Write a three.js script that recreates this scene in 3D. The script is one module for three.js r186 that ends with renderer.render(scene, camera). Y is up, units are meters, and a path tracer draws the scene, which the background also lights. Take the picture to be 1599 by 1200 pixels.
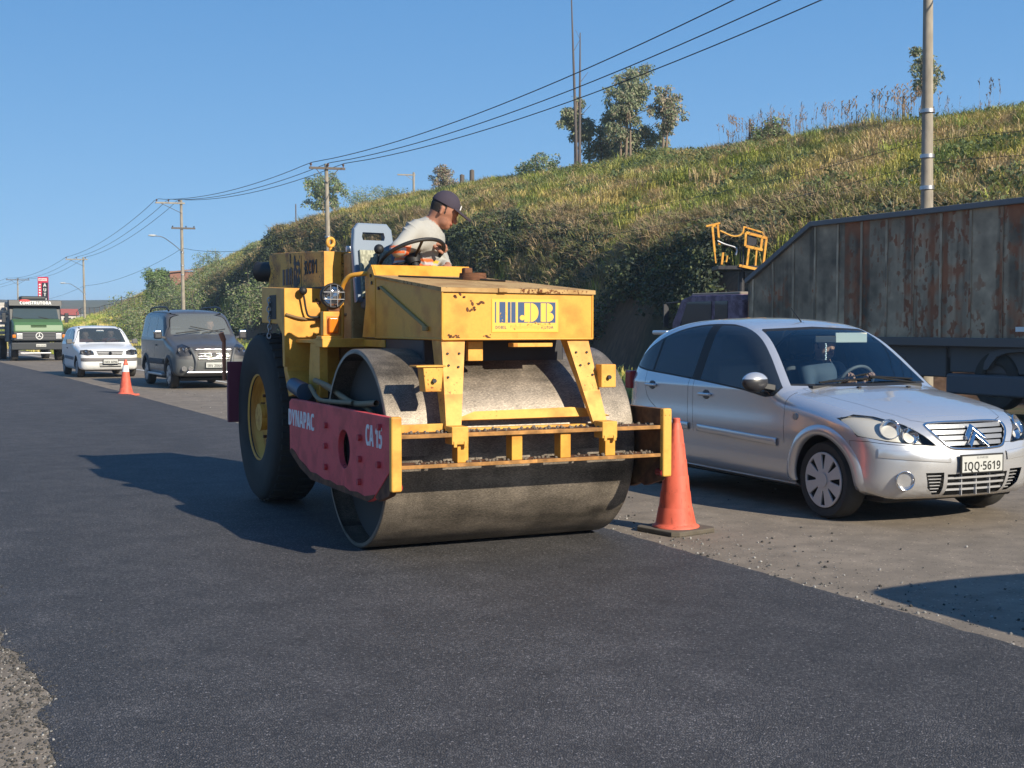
import * as THREE from 'three';
import { RoundedBoxGeometry } from 'three/addons/geometries/RoundedBoxGeometry.js';
import { TextGeometry } from 'three/addons/geometries/TextGeometry.js';
import { FontLoader } from 'three/addons/loaders/FontLoader.js';
import { mergeGeometries, mergeVertices } from 'three/addons/utils/BufferGeometryUtils.js';
import { Brush, Evaluator, HOLLOW_SUBTRACTION, HOLLOW_INTERSECTION } from 'three-bvh-csg';

// ---------------------------------------------------------------- camera, sky, sun, exposure
const scene = new THREE.Scene();
const camera = new THREE.PerspectiveCamera(33.4, 4 / 3, 0.1, 6000);
camera.position.set(0, 1.45, 0);
camera.rotation.x = -Math.atan(92 / 2000);
const SUN = new THREE.Vector3(0.672, 0.528, 0.480).normalize();
{
  const w = 256, h = 128, d = new Float32Array(w * h * 4);
  for (let j = 0; j < h; j++) for (let i = 0; i < w; i++) {
    const el = ((j + .5) / h - .5) * Math.PI, k = (j * w + i) * 4;
    const e = Math.max(0, Math.sin(el));
    const a = Math.exp(-e * 6.5), b = Math.exp(-e * 1.9);
    d[k] = 0.020 + 0.064 * b + 0.190 * a;
    d[k + 1] = 0.090 + 0.185 * b + 0.210 * a;
    d[k + 2] = 0.265 + 0.330 * b + 0.100 * a;
    d[k + 3] = 1;
    if (el < 0) { d[k] = .16; d[k + 1] = .17; d[k + 2] = .17; }
  }
  const t = new THREE.DataTexture(d, w, h, THREE.RGBAFormat, THREE.FloatType);
  t.mapping = THREE.EquirectangularReflectionMapping; t.magFilter = t.minFilter = THREE.LinearFilter; t.needsUpdate = true;
  scene.background = t; scene.environment = t;
}
const sun = new THREE.DirectionalLight(new THREE.Color(1, 0.90, 0.73), 5.0);
sun.position.copy(SUN).multiplyScalar(80); sun.target.position.set(0, 0, -20); scene.add(sun, sun.target);
sun.castShadow = true; sun.shadow.mapSize.set(4096, 4096); sun.shadow.radius = 1;
Object.assign(sun.shadow.camera, { left: -70, right: 70, top: 70, bottom: -70, near: 1, far: 260 });
const renderer = new THREE.WebGLRenderer({ antialias: true });
renderer.toneMapping = THREE.LinearToneMapping;
renderer.toneMappingExposure = 1.42;
renderer.shadowMap.enabled = true;

// ---------------------------------------------------------------- helpers
let seed_ = 12345;
const rnd = () => { seed_ |= 0; seed_ = seed_ + 0x6D2B79F5 | 0; let t = Math.imul(seed_ ^ seed_ >>> 15, 1 | seed_); t = t + Math.imul(t ^ t >>> 7, 61 | t) ^ t; return ((t ^ t >>> 14) >>> 0) / 4294967296; };
const reseed = n => { seed_ = n * 7919 + 13; };
const rr = (a, b) => a + (b - a) * rnd();
const clamp = (x, a = 0, b = 1) => Math.min(b, Math.max(a, x));
const lerp = (a, b, t) => a + (b - a) * t;
const sstep = (a, b, x) => { const t = clamp((x - a) / (b - a)); return t * t * (3 - 2 * t); };
const hash2 = (i, j) => { let h = Math.imul(i, 374761393) + Math.imul(j, 668265263) | 0; h = Math.imul(h ^ h >>> 13, 1274126177); return ((h ^ h >>> 16) >>> 0) / 4294967296; };
function noise2(x, y, wrap = 0) {
  const xi = Math.floor(x), yi = Math.floor(y), fx = x - xi, fy = y - yi, u = fx * fx * (3 - 2 * fx), v = fy * fy * (3 - 2 * fy);
  const w = (a, b) => wrap ? hash2(((a % wrap) + wrap) % wrap, ((b % wrap) + wrap) % wrap) : hash2(a, b);
  return lerp(lerp(w(xi, yi), w(xi + 1, yi), u), lerp(w(xi, yi + 1), w(xi + 1, yi + 1), u), v);
}
const fbm = (x, y, o = 4, wrap = 0) => { let s = 0, a = .5, n = 0; for (let i = 0; i < o; i++) { s += a * noise2(x, y, wrap); n += a; a *= .5; x *= 2; y *= 2; wrap *= 2; } return s / n; };
// road frame: s metres to the right across the road, t metres along it, away from the camera
const TH = 25 * Math.PI / 180, CS = Math.cos(TH), SN = Math.sin(TH);
const W = (s, t, y = 0) => new THREE.Vector3(s * CS - t * SN, y, -(s * SN + t * CS));
const bend = t => t < 0 ? 0 : t < 60 ? t * t / 1870 : 60 * 60 / 1870 + (t - 60) * 120 / 1870;   // the road drifts left
const RW = (s, t, y = 0) => W(s - bend(t), t, y);
const V = (x, y, z) => new THREE.Vector3(x, y, z);

const names = {};
const numbered = n => { const k = names[n] = (names[n] || 0) + 1; return k === 1 ? n : n + '_' + String(k - 1).padStart(3, '0'); };
function mesh(name, geo, mat, parent, label) {
  if (Array.isArray(geo)) geo = join(geo);
  const m = new THREE.Mesh(geo, mat); m.name = name; m.castShadow = m.receiveShadow = true;
  if (label) m.userData.label = label;
  if (parent) parent.add(m);
  return m;
}
function thing(name, label, category, pos, yaw = 0, group) {
  const g = new THREE.Group(); g.name = numbered(name); g.userData = { label, category };
  if (group) g.userData.group = group;
  if (pos) g.position.copy(pos); g.rotation.y = yaw; scene.add(g); return g;
}
function single(name, geo, mat, label, category, group, kind) {
  const m = mesh(numbered(name), geo, mat); m.userData = { label, category };
  if (group) m.userData.group = group; if (kind) m.userData.kind = kind; scene.add(m); return m;
}
function structure(name, geo, mat) { const m = mesh(name, geo, mat); m.userData.kind = 'structure'; scene.add(m); return m; }
function join(list) {
  const L = list.flat(9).map(g => {
    g = g.index ? g.toNonIndexed() : g;
    for (const k of Object.keys(g.attributes)) if (!['position', 'normal', 'uv', 'color'].includes(k)) g.deleteAttribute(k);
    if (!g.attributes.uv) g.setAttribute('uv', new THREE.BufferAttribute(new Float32Array(g.attributes.position.count * 2), 2));
    return g;
  });
  if (L.some(g => g.attributes.color) && !L.every(g => g.attributes.color)) L.forEach(g => g.deleteAttribute('color'));
  return L.length === 1 ? L[0] : mergeGeometries(L, false);
}
// uv in metres, projected along each face's main direction
function boxUV(g, scale = 1) {
  g = g.index ? g.toNonIndexed() : g;
  const p = g.attributes.position, uv = new Float32Array(p.count * 2), a = V(), b = V(), c = V();
  for (let i = 0; i < p.count; i += 3) {
    a.fromBufferAttribute(p, i); b.fromBufferAttribute(p, i + 1); c.fromBufferAttribute(p, i + 2);
    const n = b.clone().sub(a).cross(c.clone().sub(a)), x = Math.abs(n.x), y = Math.abs(n.y), z = Math.abs(n.z);
    [a, b, c].forEach((q, k) => {
      const u = x > y && x > z ? [q.z, q.y] : y > z ? [q.x, q.z] : [q.x, q.y];
      uv[(i + k) * 2] = u[0] / scale; uv[(i + k) * 2 + 1] = u[1] / scale;
    });
  }
  g.setAttribute('uv', new THREE.BufferAttribute(uv, 2)); return g;
}
const box = (x0, x1, y0, y1, z0, z1, r = .008) => {
  const sx = Math.abs(x1 - x0), sy = Math.abs(y1 - y0), sz = Math.abs(z1 - z0), R = Math.min(r, sx / 2.2, sy / 2.2, sz / 2.2);
  return boxUV(new RoundedBoxGeometry(sx, sy, sz, 2, R).translate((x0 + x1) / 2, (y0 + y1) / 2, (z0 + z1) / 2));
};
const up_ = V(0, 1, 0);
function rod(a, b, r0, r1 = r0, seg = 12) {
  a = Array.isArray(a) ? V(...a) : a; b = Array.isArray(b) ? V(...b) : b;
  const d = b.clone().sub(a), L = d.length();
  return new THREE.CylinderGeometry(r1, r0, L, seg, 1).applyQuaternion(new THREE.Quaternion().setFromUnitVectors(up_, d.normalize())).translate((a.x + b.x) / 2, (a.y + b.y) / 2, (a.z + b.z) / 2);
}
// square bar between two points
function bar(a, b, w, h = w) {
  a = V(...a); b = V(...b); const d = b.clone().sub(a), L = d.length();
  return boxUV(new RoundedBoxGeometry(w, L, h, 1, Math.min(w, h) * .12).applyQuaternion(new THREE.Quaternion().setFromUnitVectors(up_, d.normalize())).translate((a.x + b.x) / 2, (a.y + b.y) / 2, (a.z + b.z) / 2));
}
const tube = (pts, r, n = 24, k = 8, closed = false) => new THREE.TubeGeometry(new THREE.CatmullRomCurve3(pts.map(p => Array.isArray(p) ? V(...p) : p), closed, 'catmullrom', .5), n, r, k, closed);
const ball = (x, y, z, r, w = 14, h = 10) => new THREE.SphereGeometry(r, w, h).translate(x, y, z);
const shape = pts => new THREE.Shape(pts.map(p => new THREE.Vector2(p[0], p[1])));
const ringPath2 = (r, n, cx = 0, cy = 0) => { const a = []; for (let i = n - 1; i >= 0; i--) a.push(new THREE.Vector2(cx + r * Math.cos(i / n * 2 * Math.PI), cy + r * Math.sin(i / n * 2 * Math.PI))); return new THREE.Path(a); };
const mat4 = (...m) => new THREE.Matrix4().set(...m);
// polygons extruded: side (z,y) along x, plan (x,z) along y, front (x,y) along z
function extrude(sh, d, bevel = 0, curve = 10) {
  return new THREE.ExtrudeGeometry(sh instanceof THREE.Shape ? sh : shape(sh), { depth: d - 2 * bevel, bevelEnabled: bevel > 0, bevelThickness: bevel, bevelSize: bevel, bevelOffset: -bevel, bevelSegments: 2, curveSegments: curve }).translate(0, 0, bevel);
}
const sideX = (sh, x0, x1, bevel = 0) => boxUV(extrude(sh, x1 - x0, bevel).applyMatrix4(mat4(0, 0, -1, x1, 0, 1, 0, 0, 1, 0, 0, 0, 0, 0, 0, 1)));
const planY = (sh, y0, y1, bevel = 0) => boxUV(extrude(sh, y1 - y0, bevel).applyMatrix4(mat4(1, 0, 0, 0, 0, 0, -1, y1, 0, 1, 0, 0, 0, 0, 0, 1)));
const frontZ = (sh, z0, z1, bevel = 0) => boxUV(extrude(sh, z1 - z0, bevel).translate(0, 0, z0));
const lathe = (pts, seg = 40) => new THREE.LatheGeometry(pts.map(p => new THREE.Vector2(p[0], p[1])), seg);
const alongX = g => g.rotateZ(-Math.PI / 2);      // lathe axis y -> x
const alongZ = g => g.rotateX(Math.PI / 2);
const flipX = (g, s) => s < 0 ? mirrorX(g) : g;
const mirrorX = g => { g = (g.index ? g.toNonIndexed() : g.clone()); const p = g.attributes.position, n = g.attributes.normal, u = g.attributes.uv;
  for (let i = 0; i < p.count; i++) { p.setX(i, -p.getX(i)); if (n) n.setX(i, -n.getX(i)); }
  for (let i = 0; i < p.count; i += 3) for (const at of [p, n, u]) if (at) for (let k = 0; k < at.itemSize; k++) { const a = at.array[(i + 1) * at.itemSize + k]; at.array[(i + 1) * at.itemSize + k] = at.array[(i + 2) * at.itemSize + k]; at.array[(i + 2) * at.itemSize + k] = a; }
  return g; };

// ---------------------------------------------------------------- textures and materials
function dataTex(n, fn, repeat = 1, color = true) {
  const d = new Uint8Array(n * n * 4);
  for (let j = 0; j < n; j++) for (let i = 0; i < n; i++) { const c = fn(i / n, j / n, i, j), k = (j * n + i) * 4; d[k] = clamp(c[0], 0, 255); d[k + 1] = clamp(c[1], 0, 255); d[k + 2] = clamp(c[2], 0, 255); d[k + 3] = 255; }
  const t = new THREE.DataTexture(d, n, n); t.wrapS = t.wrapT = THREE.RepeatWrapping; t.magFilter = THREE.LinearFilter; t.minFilter = THREE.LinearMipmapLinearFilter; t.generateMipmaps = true;
  if (color) t.colorSpace = THREE.SRGBColorSpace; t.repeat.set(repeat, repeat); t.needsUpdate = true; return t;
}
function canvasTex(w, h, draw) {
  const c = document.createElement('canvas'); c.width = w; c.height = h; draw(c.getContext('2d'), w, h);
  const t = new THREE.CanvasTexture(c); t.colorSpace = THREE.SRGBColorSpace; t.anisotropy = 4; return t;
}
const lin = (r, g, b) => new THREE.Color().setRGB(r, g, b);
const std = (c, roughness = .6, metalness = 0, o = {}) => new THREE.MeshStandardMaterial({ color: c, roughness, metalness, ...o });
const phys = (c, roughness, metalness, o = {}) => new THREE.MeshPhysicalMaterial({ color: c, roughness, metalness, ...o });
// paint that is scuffed, with bare spots and a film of dirt in patches
const wear = (chip, chipAmt, dirt, dirtAmt, seed = 0, rust = [96, 60, 38]) => dataTex(512, (u, v) => {
  const n = fbm(u * 8 + seed, v * 8, 5, 0), m = fbm(u * 90, v * 90 + seed, 3), q = fbm(u * 3 + 9 + seed, v * 3, 4);
  const c = m * .55 + q * .45 > 1 - chipAmt ? 1 : 0, f = clamp((n - .5) * 3 + .2) * dirtAmt;
  const base = 255 - 18 * m;
  return c ? rust.map((r, i) => r * (.8 + .5 * m)) : [lerp(base, dirt[0], f), lerp(base, dirt[1], f), lerp(base, dirt[2], f)];
});
const M = {};
M.yellow = std(lin(.77, .375, .045), .5, 0, { map: wear(0, .20, [196, 160, 120], .45, 3) });
M.yellowWorn = std(lin(.76, .41, .07), .6, 0, { map: wear(0, .255, [200, 165, 125], .75, 11, [130, 84, 52]) });
M.yellowDusty = std(lin(.52, .33, .13), .85, 0, { map: wear(0, .33, [200, 180, 160], .7, 23, [120, 84, 60]) });
M.redPaint = std(lin(.58, .055, .065), .55, 0, { map: wear(0, .22, [150, 110, 100], .35, 5, [90, 60, 52]) });
M.black = std(lin(.012, .012, .013), .6);
M.rubber = std(lin(.048, .047, .046), .9, 0, { map: dataTex(256, (u, v) => { const n = 205 + 50 * fbm(u * 16, v * 16, 4); return [n, n * .98, n * .94]; }) });
M.darkMetal = std(lin(.05, .05, .055), .5, .6);
M.chrome = std(lin(.75, .75, .77), .12, 1);
M.steel = std(lin(.45, .45, .46), .4, .9);
M.rust = std(lin(.20, .10, .055), .9, 0, { map: dataTex(256, (u, v) => { const n = fbm(u * 20, v * 20, 5), k = 120 + 160 * n; return [k, k * .92, k * .85]; }) });
M.white = std(lin(.78, .78, .76), .5);
M.hose = std(lin(.26, .20, .12), .8);
M.glass = phys(lin(.9, .95, .95), .02, 0, { transmission: 1, thickness: 0, ior: 1.45 });
M.lens = phys(lin(.95, .95, .95), .05, 0, { transmission: 1, thickness: 0, ior: 1.4 });
M.tint = phys(lin(.05, .07, .10), .02, 0, { transmission: .6, thickness: 0, ior: 1.5, specularIntensity: 1 });
M.amber = phys(lin(.95, .28, .02), .2, 0, { transmission: .35, thickness: 0 });
M.redLens = phys(lin(.35, .02, .025), .25, 0, { transmission: .15, thickness: 0 });
M.interior = std(lin(.045, .045, .05), .9);
M.seatGrey = std(lin(.10, .10, .11), .95);
const FONT = await new FontLoader().loadAsync('fonts/droid/droid_sans_bold.typeface.json');
// raised lettering, sx squeezes it, centred on the origin, facing +z
function letters(str, h, depth = .003, sx = 1) {
  const g = new TextGeometry(str, { font: FONT, size: h, depth, curveSegments: 3, bevelEnabled: false }); g.computeBoundingBox();
  const b = g.boundingBox; return g.translate(-(b.min.x + b.max.x) / 2, -(b.min.y + b.max.y) / 2, 0).scale(sx, 1, 1);
}

// ---------------------------------------------------------------- implicit surfaces: mesher (surface nets) used for car bodies and people
function meshField(f, lo, hi, h, iters = 2) {
  const n = [0, 1, 2].map(i => Math.ceil((hi[i] - lo[i]) / h) + 1), [nx, ny, nz] = n, F = new Float32Array(nx * ny * nz);
  const id = (i, j, k) => (k * ny + j) * nx + i;
  for (let k = 0; k < nz; k++) for (let j = 0; j < ny; j++) for (let i = 0; i < nx; i++) F[id(i, j, k)] = f(lo[0] + i * h, lo[1] + j * h, lo[2] + k * h);
  const vid = new Int32Array(nx * ny * nz).fill(-1), P = [], I = [];
  const E = [[0, 1], [2, 3], [4, 5], [6, 7], [0, 2], [1, 3], [4, 6], [5, 7], [0, 4], [1, 5], [2, 6], [3, 7]];
  const c8 = [0, 1, nx, nx + 1, nx * ny, nx * ny + 1, nx * ny + nx, nx * ny + nx + 1];
  for (let k = 0; k < nz - 1; k++) for (let j = 0; j < ny - 1; j++) for (let i = 0; i < nx - 1; i++) {
    const b = id(i, j, k); let m = 0; const v = c8.map((o, q) => { const x = F[b + o]; if (x < 0) m |= 1 << q; return x; });
    if (m === 0 || m === 255) continue;
    let sx = 0, sy = 0, sz = 0, c = 0;
    for (const [p, q] of E) if ((v[p] < 0) !== (v[q] < 0)) { const t = v[p] / (v[p] - v[q]); sx += (p & 1) + t * ((q & 1) - (p & 1)); sy += (p >> 1 & 1) + t * ((q >> 1 & 1) - (p >> 1 & 1)); sz += (p >> 2) + t * ((q >> 2) - (p >> 2)); c++; }
    vid[b] = P.length / 3; P.push(lo[0] + (i + sx / c) * h, lo[1] + (j + sy / c) * h, lo[2] + (k + sz / c) * h);
  }
  const quad = (a, b, c, d, flip) => { if (a < 0 || b < 0 || c < 0 || d < 0) return; flip ? I.push(a, c, b, b, c, d) : I.push(a, b, c, b, d, c); };
  for (let k = 1; k < nz - 1; k++) for (let j = 1; j < ny - 1; j++) for (let i = 1; i < nx - 1; i++) {
    const b = id(i, j, k), s = F[b] < 0;
    if (s !== F[b + 1] < 0) quad(vid[b - nx - nx * ny], vid[b - nx * ny], vid[b - nx], vid[b], !s);
    if (s !== F[b + nx] < 0) quad(vid[b - 1 - nx * ny], vid[b - nx * ny], vid[b - 1], vid[b], s);
    if (s !== F[b + nx * ny] < 0) quad(vid[b - 1 - nx], vid[b - nx], vid[b - 1], vid[b], !s);
  }
  const pos = new Float32Array(P), nor = new Float32Array(P.length), e = h * .15;
  for (let i = 0; i < pos.length; i += 3) {
    let x = pos[i], y = pos[i + 1], z = pos[i + 2], gx, gy, gz;
    for (let q = 0; q <= iters; q++) {
      gx = (f(x + e, y, z) - f(x - e, y, z)) / (2 * e); gy = (f(x, y + e, z) - f(x, y - e, z)) / (2 * e); gz = (f(x, y, z + e) - f(x, y, z - e)) / (2 * e);
      if (q === iters) break;
      const g2 = gx * gx + gy * gy + gz * gz || 1, d = clamp(f(x, y, z) / g2, -h, h); x -= gx * d; y -= gy * d; z -= gz * d;
    }
    const L = Math.hypot(gx, gy, gz) || 1; pos[i] = x; pos[i + 1] = y; pos[i + 2] = z; nor[i] = gx / L; nor[i + 1] = gy / L; nor[i + 2] = gz / L;
  }
  const g = new THREE.BufferGeometry(); g.setAttribute('position', new THREE.BufferAttribute(pos, 3)); g.setAttribute('normal', new THREE.BufferAttribute(nor, 3)); g.setIndex(I);
  return g;
}
const smax = (a, b, k) => { const h = Math.max(k - Math.abs(a - b), 0) / k; return Math.max(a, b) + h * h * k * .25; };
const smin = (a, b, k) => -smax(-a, -b, k);
// signed distance to a closed polygon in 2D
function polyDist(P) {
  const n = P.length;
  return (x, y) => {
    let d = 1e9, s = 1;
    for (let i = 0, j = n - 1; i < n; j = i++) {
      const ex = P[j][0] - P[i][0], ey = P[j][1] - P[i][1], wx = x - P[i][0], wy = y - P[i][1], t = clamp((wx * ex + wy * ey) / (ex * ex + ey * ey)), bx = wx - ex * t, by = wy - ey * t, q = bx * bx + by * by;
      if (q < d) d = q;
      const c1 = y >= P[i][1], c2 = y < P[j][1], c3 = ex * wy > ey * wx; if ((c1 && c2 && c3) || (!c1 && !c2 && !c3)) s = -s;
    }
    return s * Math.sqrt(d);
  };
}
const spline2 = (pts, n = 4) => { const c = new THREE.CatmullRomCurve3(pts.map(p => V(p[0], p[1], 0)), true, 'centripetal'); return c.getPoints(pts.length * n).slice(0, -1).map(p => [p.x, p.y]); };
const evalr = new Evaluator(); evalr.attributes = ['position', 'normal']; evalr.useGroups = false;
const brush = g => { g = g.clone(); for (const k of Object.keys(g.attributes)) if (k !== 'position' && k !== 'normal') g.deleteAttribute(k); const b = new Brush(g); b.updateMatrixWorld(); return b; };
const cut = (g, tool) => evalr.evaluate(brush(g), brush(tool), HOLLOW_SUBTRACTION).geometry;
const keep = (g, tool) => evalr.evaluate(brush(g), brush(tool), HOLLOW_INTERSECTION).geometry;
const toolX = (poly, x0, x1) => mergeVertices(strip(sideX(poly, x0, x1)));
const toolY = (poly, y0, y1) => mergeVertices(strip(planY(poly, y0, y1)));
const toolZ = (poly, z0, z1) => mergeVertices(strip(frontZ(poly, z0, z1)));
function strip(g) { g.deleteAttribute('uv'); return g; }
// polygon moved outward by d (counter-clockwise or not)
function grow(P, d) {
  let A = 0; for (let i = 0; i < P.length; i++) { const q = P[(i + 1) % P.length]; A += P[i][0] * q[1] - q[0] * P[i][1]; }
  const s = A > 0 ? 1 : -1;
  return P.map((p, i) => { const a = P[(i + P.length - 1) % P.length], b = P[(i + 1) % P.length];
    const n1 = [(p[1] - a[1]), -(p[0] - a[0])], n2 = [(b[1] - p[1]), -(b[0] - p[0])], l1 = Math.hypot(...n1) || 1, l2 = Math.hypot(...n2) || 1;
    let nx = n1[0] / l1 + n2[0] / l2, ny = n1[1] / l1 + n2[1] / l2; const L = Math.hypot(nx, ny) || 1; return [p[0] + s * d * nx / L, p[1] + s * d * ny / L]; });
}
// ---------------------------------------------------------------- the setting: ground and hill
const lerpTab = (tab, x) => { if (x <= tab[0][0]) return tab[0][1]; for (let i = 1; i < tab.length; i++) if (x < tab[i][0]) { const [a, b] = tab[i - 1], [c, d] = tab[i]; return lerp(b, d, (x - a) / (c - a)); } return tab[tab.length - 1][1]; };
const CREST = [[-60, 8.6], [10, 8.8], [36, 9.3], [64, 10.6], [86, 11.3], [110, 11.6], [133, 11.4], [165, 9.4], [196, 7.4], [240, 4.2], [300, 2.5]];
const CUTH = [[-60, 3.2], [30, 3.7], [46, 5.2], [60, 6.5], [76, 7.9], [90, 7.4], [105, 6.0], [118, 4.2], [150, 3.3], [196, 2.6], [260, 1.6]];
function hillY(s, t) {
  const foot = 21.2 + .9 * (noise2(t * .11, 3) - .5) * 2, top = 24.2 + 1.3 * (noise2(t * .16, 8) - .5) * 2;
  const hc = lerpTab(CREST, t), hu = lerpTab(CUTH, t), c = 1 - sstep(98, 126, t);
  const bank = clamp((s - 9) / 15.5), ramp = hu * (bank * .8 + .2 * bank * bank);
  let y;
  if (s < top) { const v = clamp((s - foot) / (top - foot)), steep = hu * (1 - Math.pow(1 - v, 1.5)); y = lerp(ramp, steep, c); }
  else if (s < 38) { const v = (s - top) / (38 - top); y = lerp(hu, hc, Math.sin(v * Math.PI / 2) * .55 + v * .45); }
  else y = hc - Math.min(6, (s - 38) * .06);
  const far = sstep(260, 900, Math.hypot(s, t));
  y = lerp(y, 0, sstep(240, 420, t)) ;
  if (s < 9) y = 0;
  const amp = sstep(9, 14, s) * (1 - sstep(300, 400, t));
  y += amp * ((fbm(s * .22, t * .22, 4) - .5) * 1.1 + (s > foot - .5 && s < top + .6 && t < 120 ? (fbm(s * .7 + 5, t * .55, 3) - .5) * 1.2 : 0));
  y += far * (4 + 22 * fbm(s * .0021 + 7, t * .0021, 4));
  return y;
}
{
  const S = [], T = [];
  for (let s = -2600; s < -40; s += 220) S.push(s); for (let s = -40; s < 8; s += 4) S.push(s); for (let s = 8; s < 20; s += 1) S.push(s); for (let s = 20; s < 42; s += .55) S.push(s); for (let s = 42; s < 80; s += 4) S.push(s); for (let s = 80; s <= 2600; s += 180) S.push(s);
  for (let t = -900; t < -30; t += 90) T.push(t); for (let t = -30; t < 10; t += 3) T.push(t); for (let t = 10; t < 170; t += .8) T.push(t); for (let t = 170; t < 400; t += 6) T.push(t); for (let t = 400; t <= 3200; t += 120) T.push(t);
  const P = [], C = [], U = [], I = [];
  for (const t of T) for (const s of S) {
    const y = hillY(s, t) - .04, p = W(s, t, y); P.push(p.x, p.y, p.z); U.push(s / 3, t / 3);
    const n = fbm(s * .15 + 40, t * .15, 4), q = fbm(s * .6, t * .6 + 30, 3);
    let c = n > .52 ? [.13, .125, .035] : [.07, .085, .025];
    if (q > .62) c = [.16, .12, .06];
    if (s > 20 && s < 25 && t < 115) c = q > .46 ? [.15, .085, .05] : [.07, .06, .03];
    if (s < 15 && t < 60) c = [.17, .15, .11];
    C.push(...c);
  }
  const w = S.length; for (let j = 0; j < T.length - 1; j++) for (let i = 0; i < w - 1; i++) { const a = j * w + i; I.push(a, a + 1, a + w, a + 1, a + w + 1, a + w); }
  const g = new THREE.BufferGeometry(); g.setAttribute('position', new THREE.Float32BufferAttribute(P, 3)); g.setAttribute('color', new THREE.Float32BufferAttribute(C, 3)); g.setAttribute('uv', new THREE.Float32BufferAttribute(U, 2)); g.setIndex(I); g.computeVertexNormals();
  structure('ground', g, std(0xffffff, .95, 0, { vertexColors: true, map: dataTex(512, (u, v) => { const n = 150 + 105 * fbm(u * 32, v * 32, 4, 32); return [n, n, n]; }) }));
}
// strip along the road: list of [s offset fn, y] across
function roadStrip(cols, t0, t1, uvScale, tone) {
  const P = [], U = [], C = [], I = []; const T = []; for (let t = t0; t < t1; t += t < 9 ? .04 : t < 20 ? .12 : t < 40 ? .4 : 2) T.push(t); T.push(t1);
  for (const t of T) cols.forEach(([s, y], i) => { const ss = typeof s === 'function' ? s(t) : s, p = RW(ss, t, y); P.push(p.x, p.y, p.z); U.push(ss / uvScale, t / uvScale); const k = tone(ss, t); C.push(...k); });
  const w = cols.length; for (let j = 0; j < T.length - 1; j++) for (let i = 0; i < w - 1; i++) { const a = j * w + i; I.push(a, a + 1, a + w, a + 1, a + w + 1, a + w); }
  const g = new THREE.BufferGeometry(); g.setAttribute('position', new THREE.Float32BufferAttribute(P, 3)); g.setAttribute('uv', new THREE.Float32BufferAttribute(U, 2)); g.setAttribute('color', new THREE.Float32BufferAttribute(C, 3)); g.setIndex(I); g.computeVertexNormals(); return g;
}
// crushed stone in bitumen: cells of 12 mm, each stone its own tone
function aggregate(n, cells, tone, seed) {
  const cx = new Float32Array(cells * cells), cy = new Float32Array(cells * cells), ct = new Float32Array(cells * cells); reseed(seed);
  for (let i = 0; i < cx.length; i++) { cx[i] = rnd(); cy[i] = rnd(); ct[i] = rnd(); }
  const col = new Uint8Array(n * n * 4), bmp = new Uint8Array(n * n * 4), r = cells / n;
  for (let j = 0; j < n; j++) for (let i = 0; i < n; i++) {
    const x = i * r, y = j * r, xi = x | 0, yi = y | 0; let d1 = 9, d2 = 9, b = 0;
    for (let q = -1; q < 2; q++) for (let p = -1; p < 2; p++) { const u = (xi + p + cells) % cells, v = (yi + q + cells) % cells, k = v * cells + u, dx = xi + p + cx[k] - x, dy = yi + q + cy[k] - y, d = dx * dx + dy * dy; if (d < d1) { d2 = d1; d1 = d; b = k; } else if (d < d2) d2 = d; }
    const edge = clamp((Math.sqrt(d2) - Math.sqrt(d1)) * 2.2), m = fbm(i / n * 12, j / n * 12, 3, 12), c = tone(ct[b], edge, m), k = (j * n + i) * 4;
    col[k] = clamp(c[0], 0, 255); col[k + 1] = clamp(c[1], 0, 255); col[k + 2] = clamp(c[2], 0, 255); col[k + 3] = 255; const h = edge * (110 + 140 * ct[b]); bmp[k] = bmp[k + 1] = bmp[k + 2] = h; bmp[k + 3] = 255;
  }
  const mk = (d, srgb) => { const t = new THREE.DataTexture(d, n, n); t.wrapS = t.wrapT = THREE.RepeatWrapping; t.magFilter = THREE.LinearFilter; t.minFilter = THREE.LinearMipmapLinearFilter; t.generateMipmaps = true; if (srgb) t.colorSpace = THREE.SRGBColorSpace; t.needsUpdate = true; return t; };
  return [mk(col, true), mk(bmp, false)];
}
const EDGE_L = t => .40 + .22 * (fbm(t * .9, 5, 4) - .5) + .09 * (fbm(t * 5, 9, 5) - .5), EDGE_R = t => 4.42 + .05 * (fbm(t * .8, 1, 3) - .5) + .035 * (fbm(t * 9, 4, 2) - .5);
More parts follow.
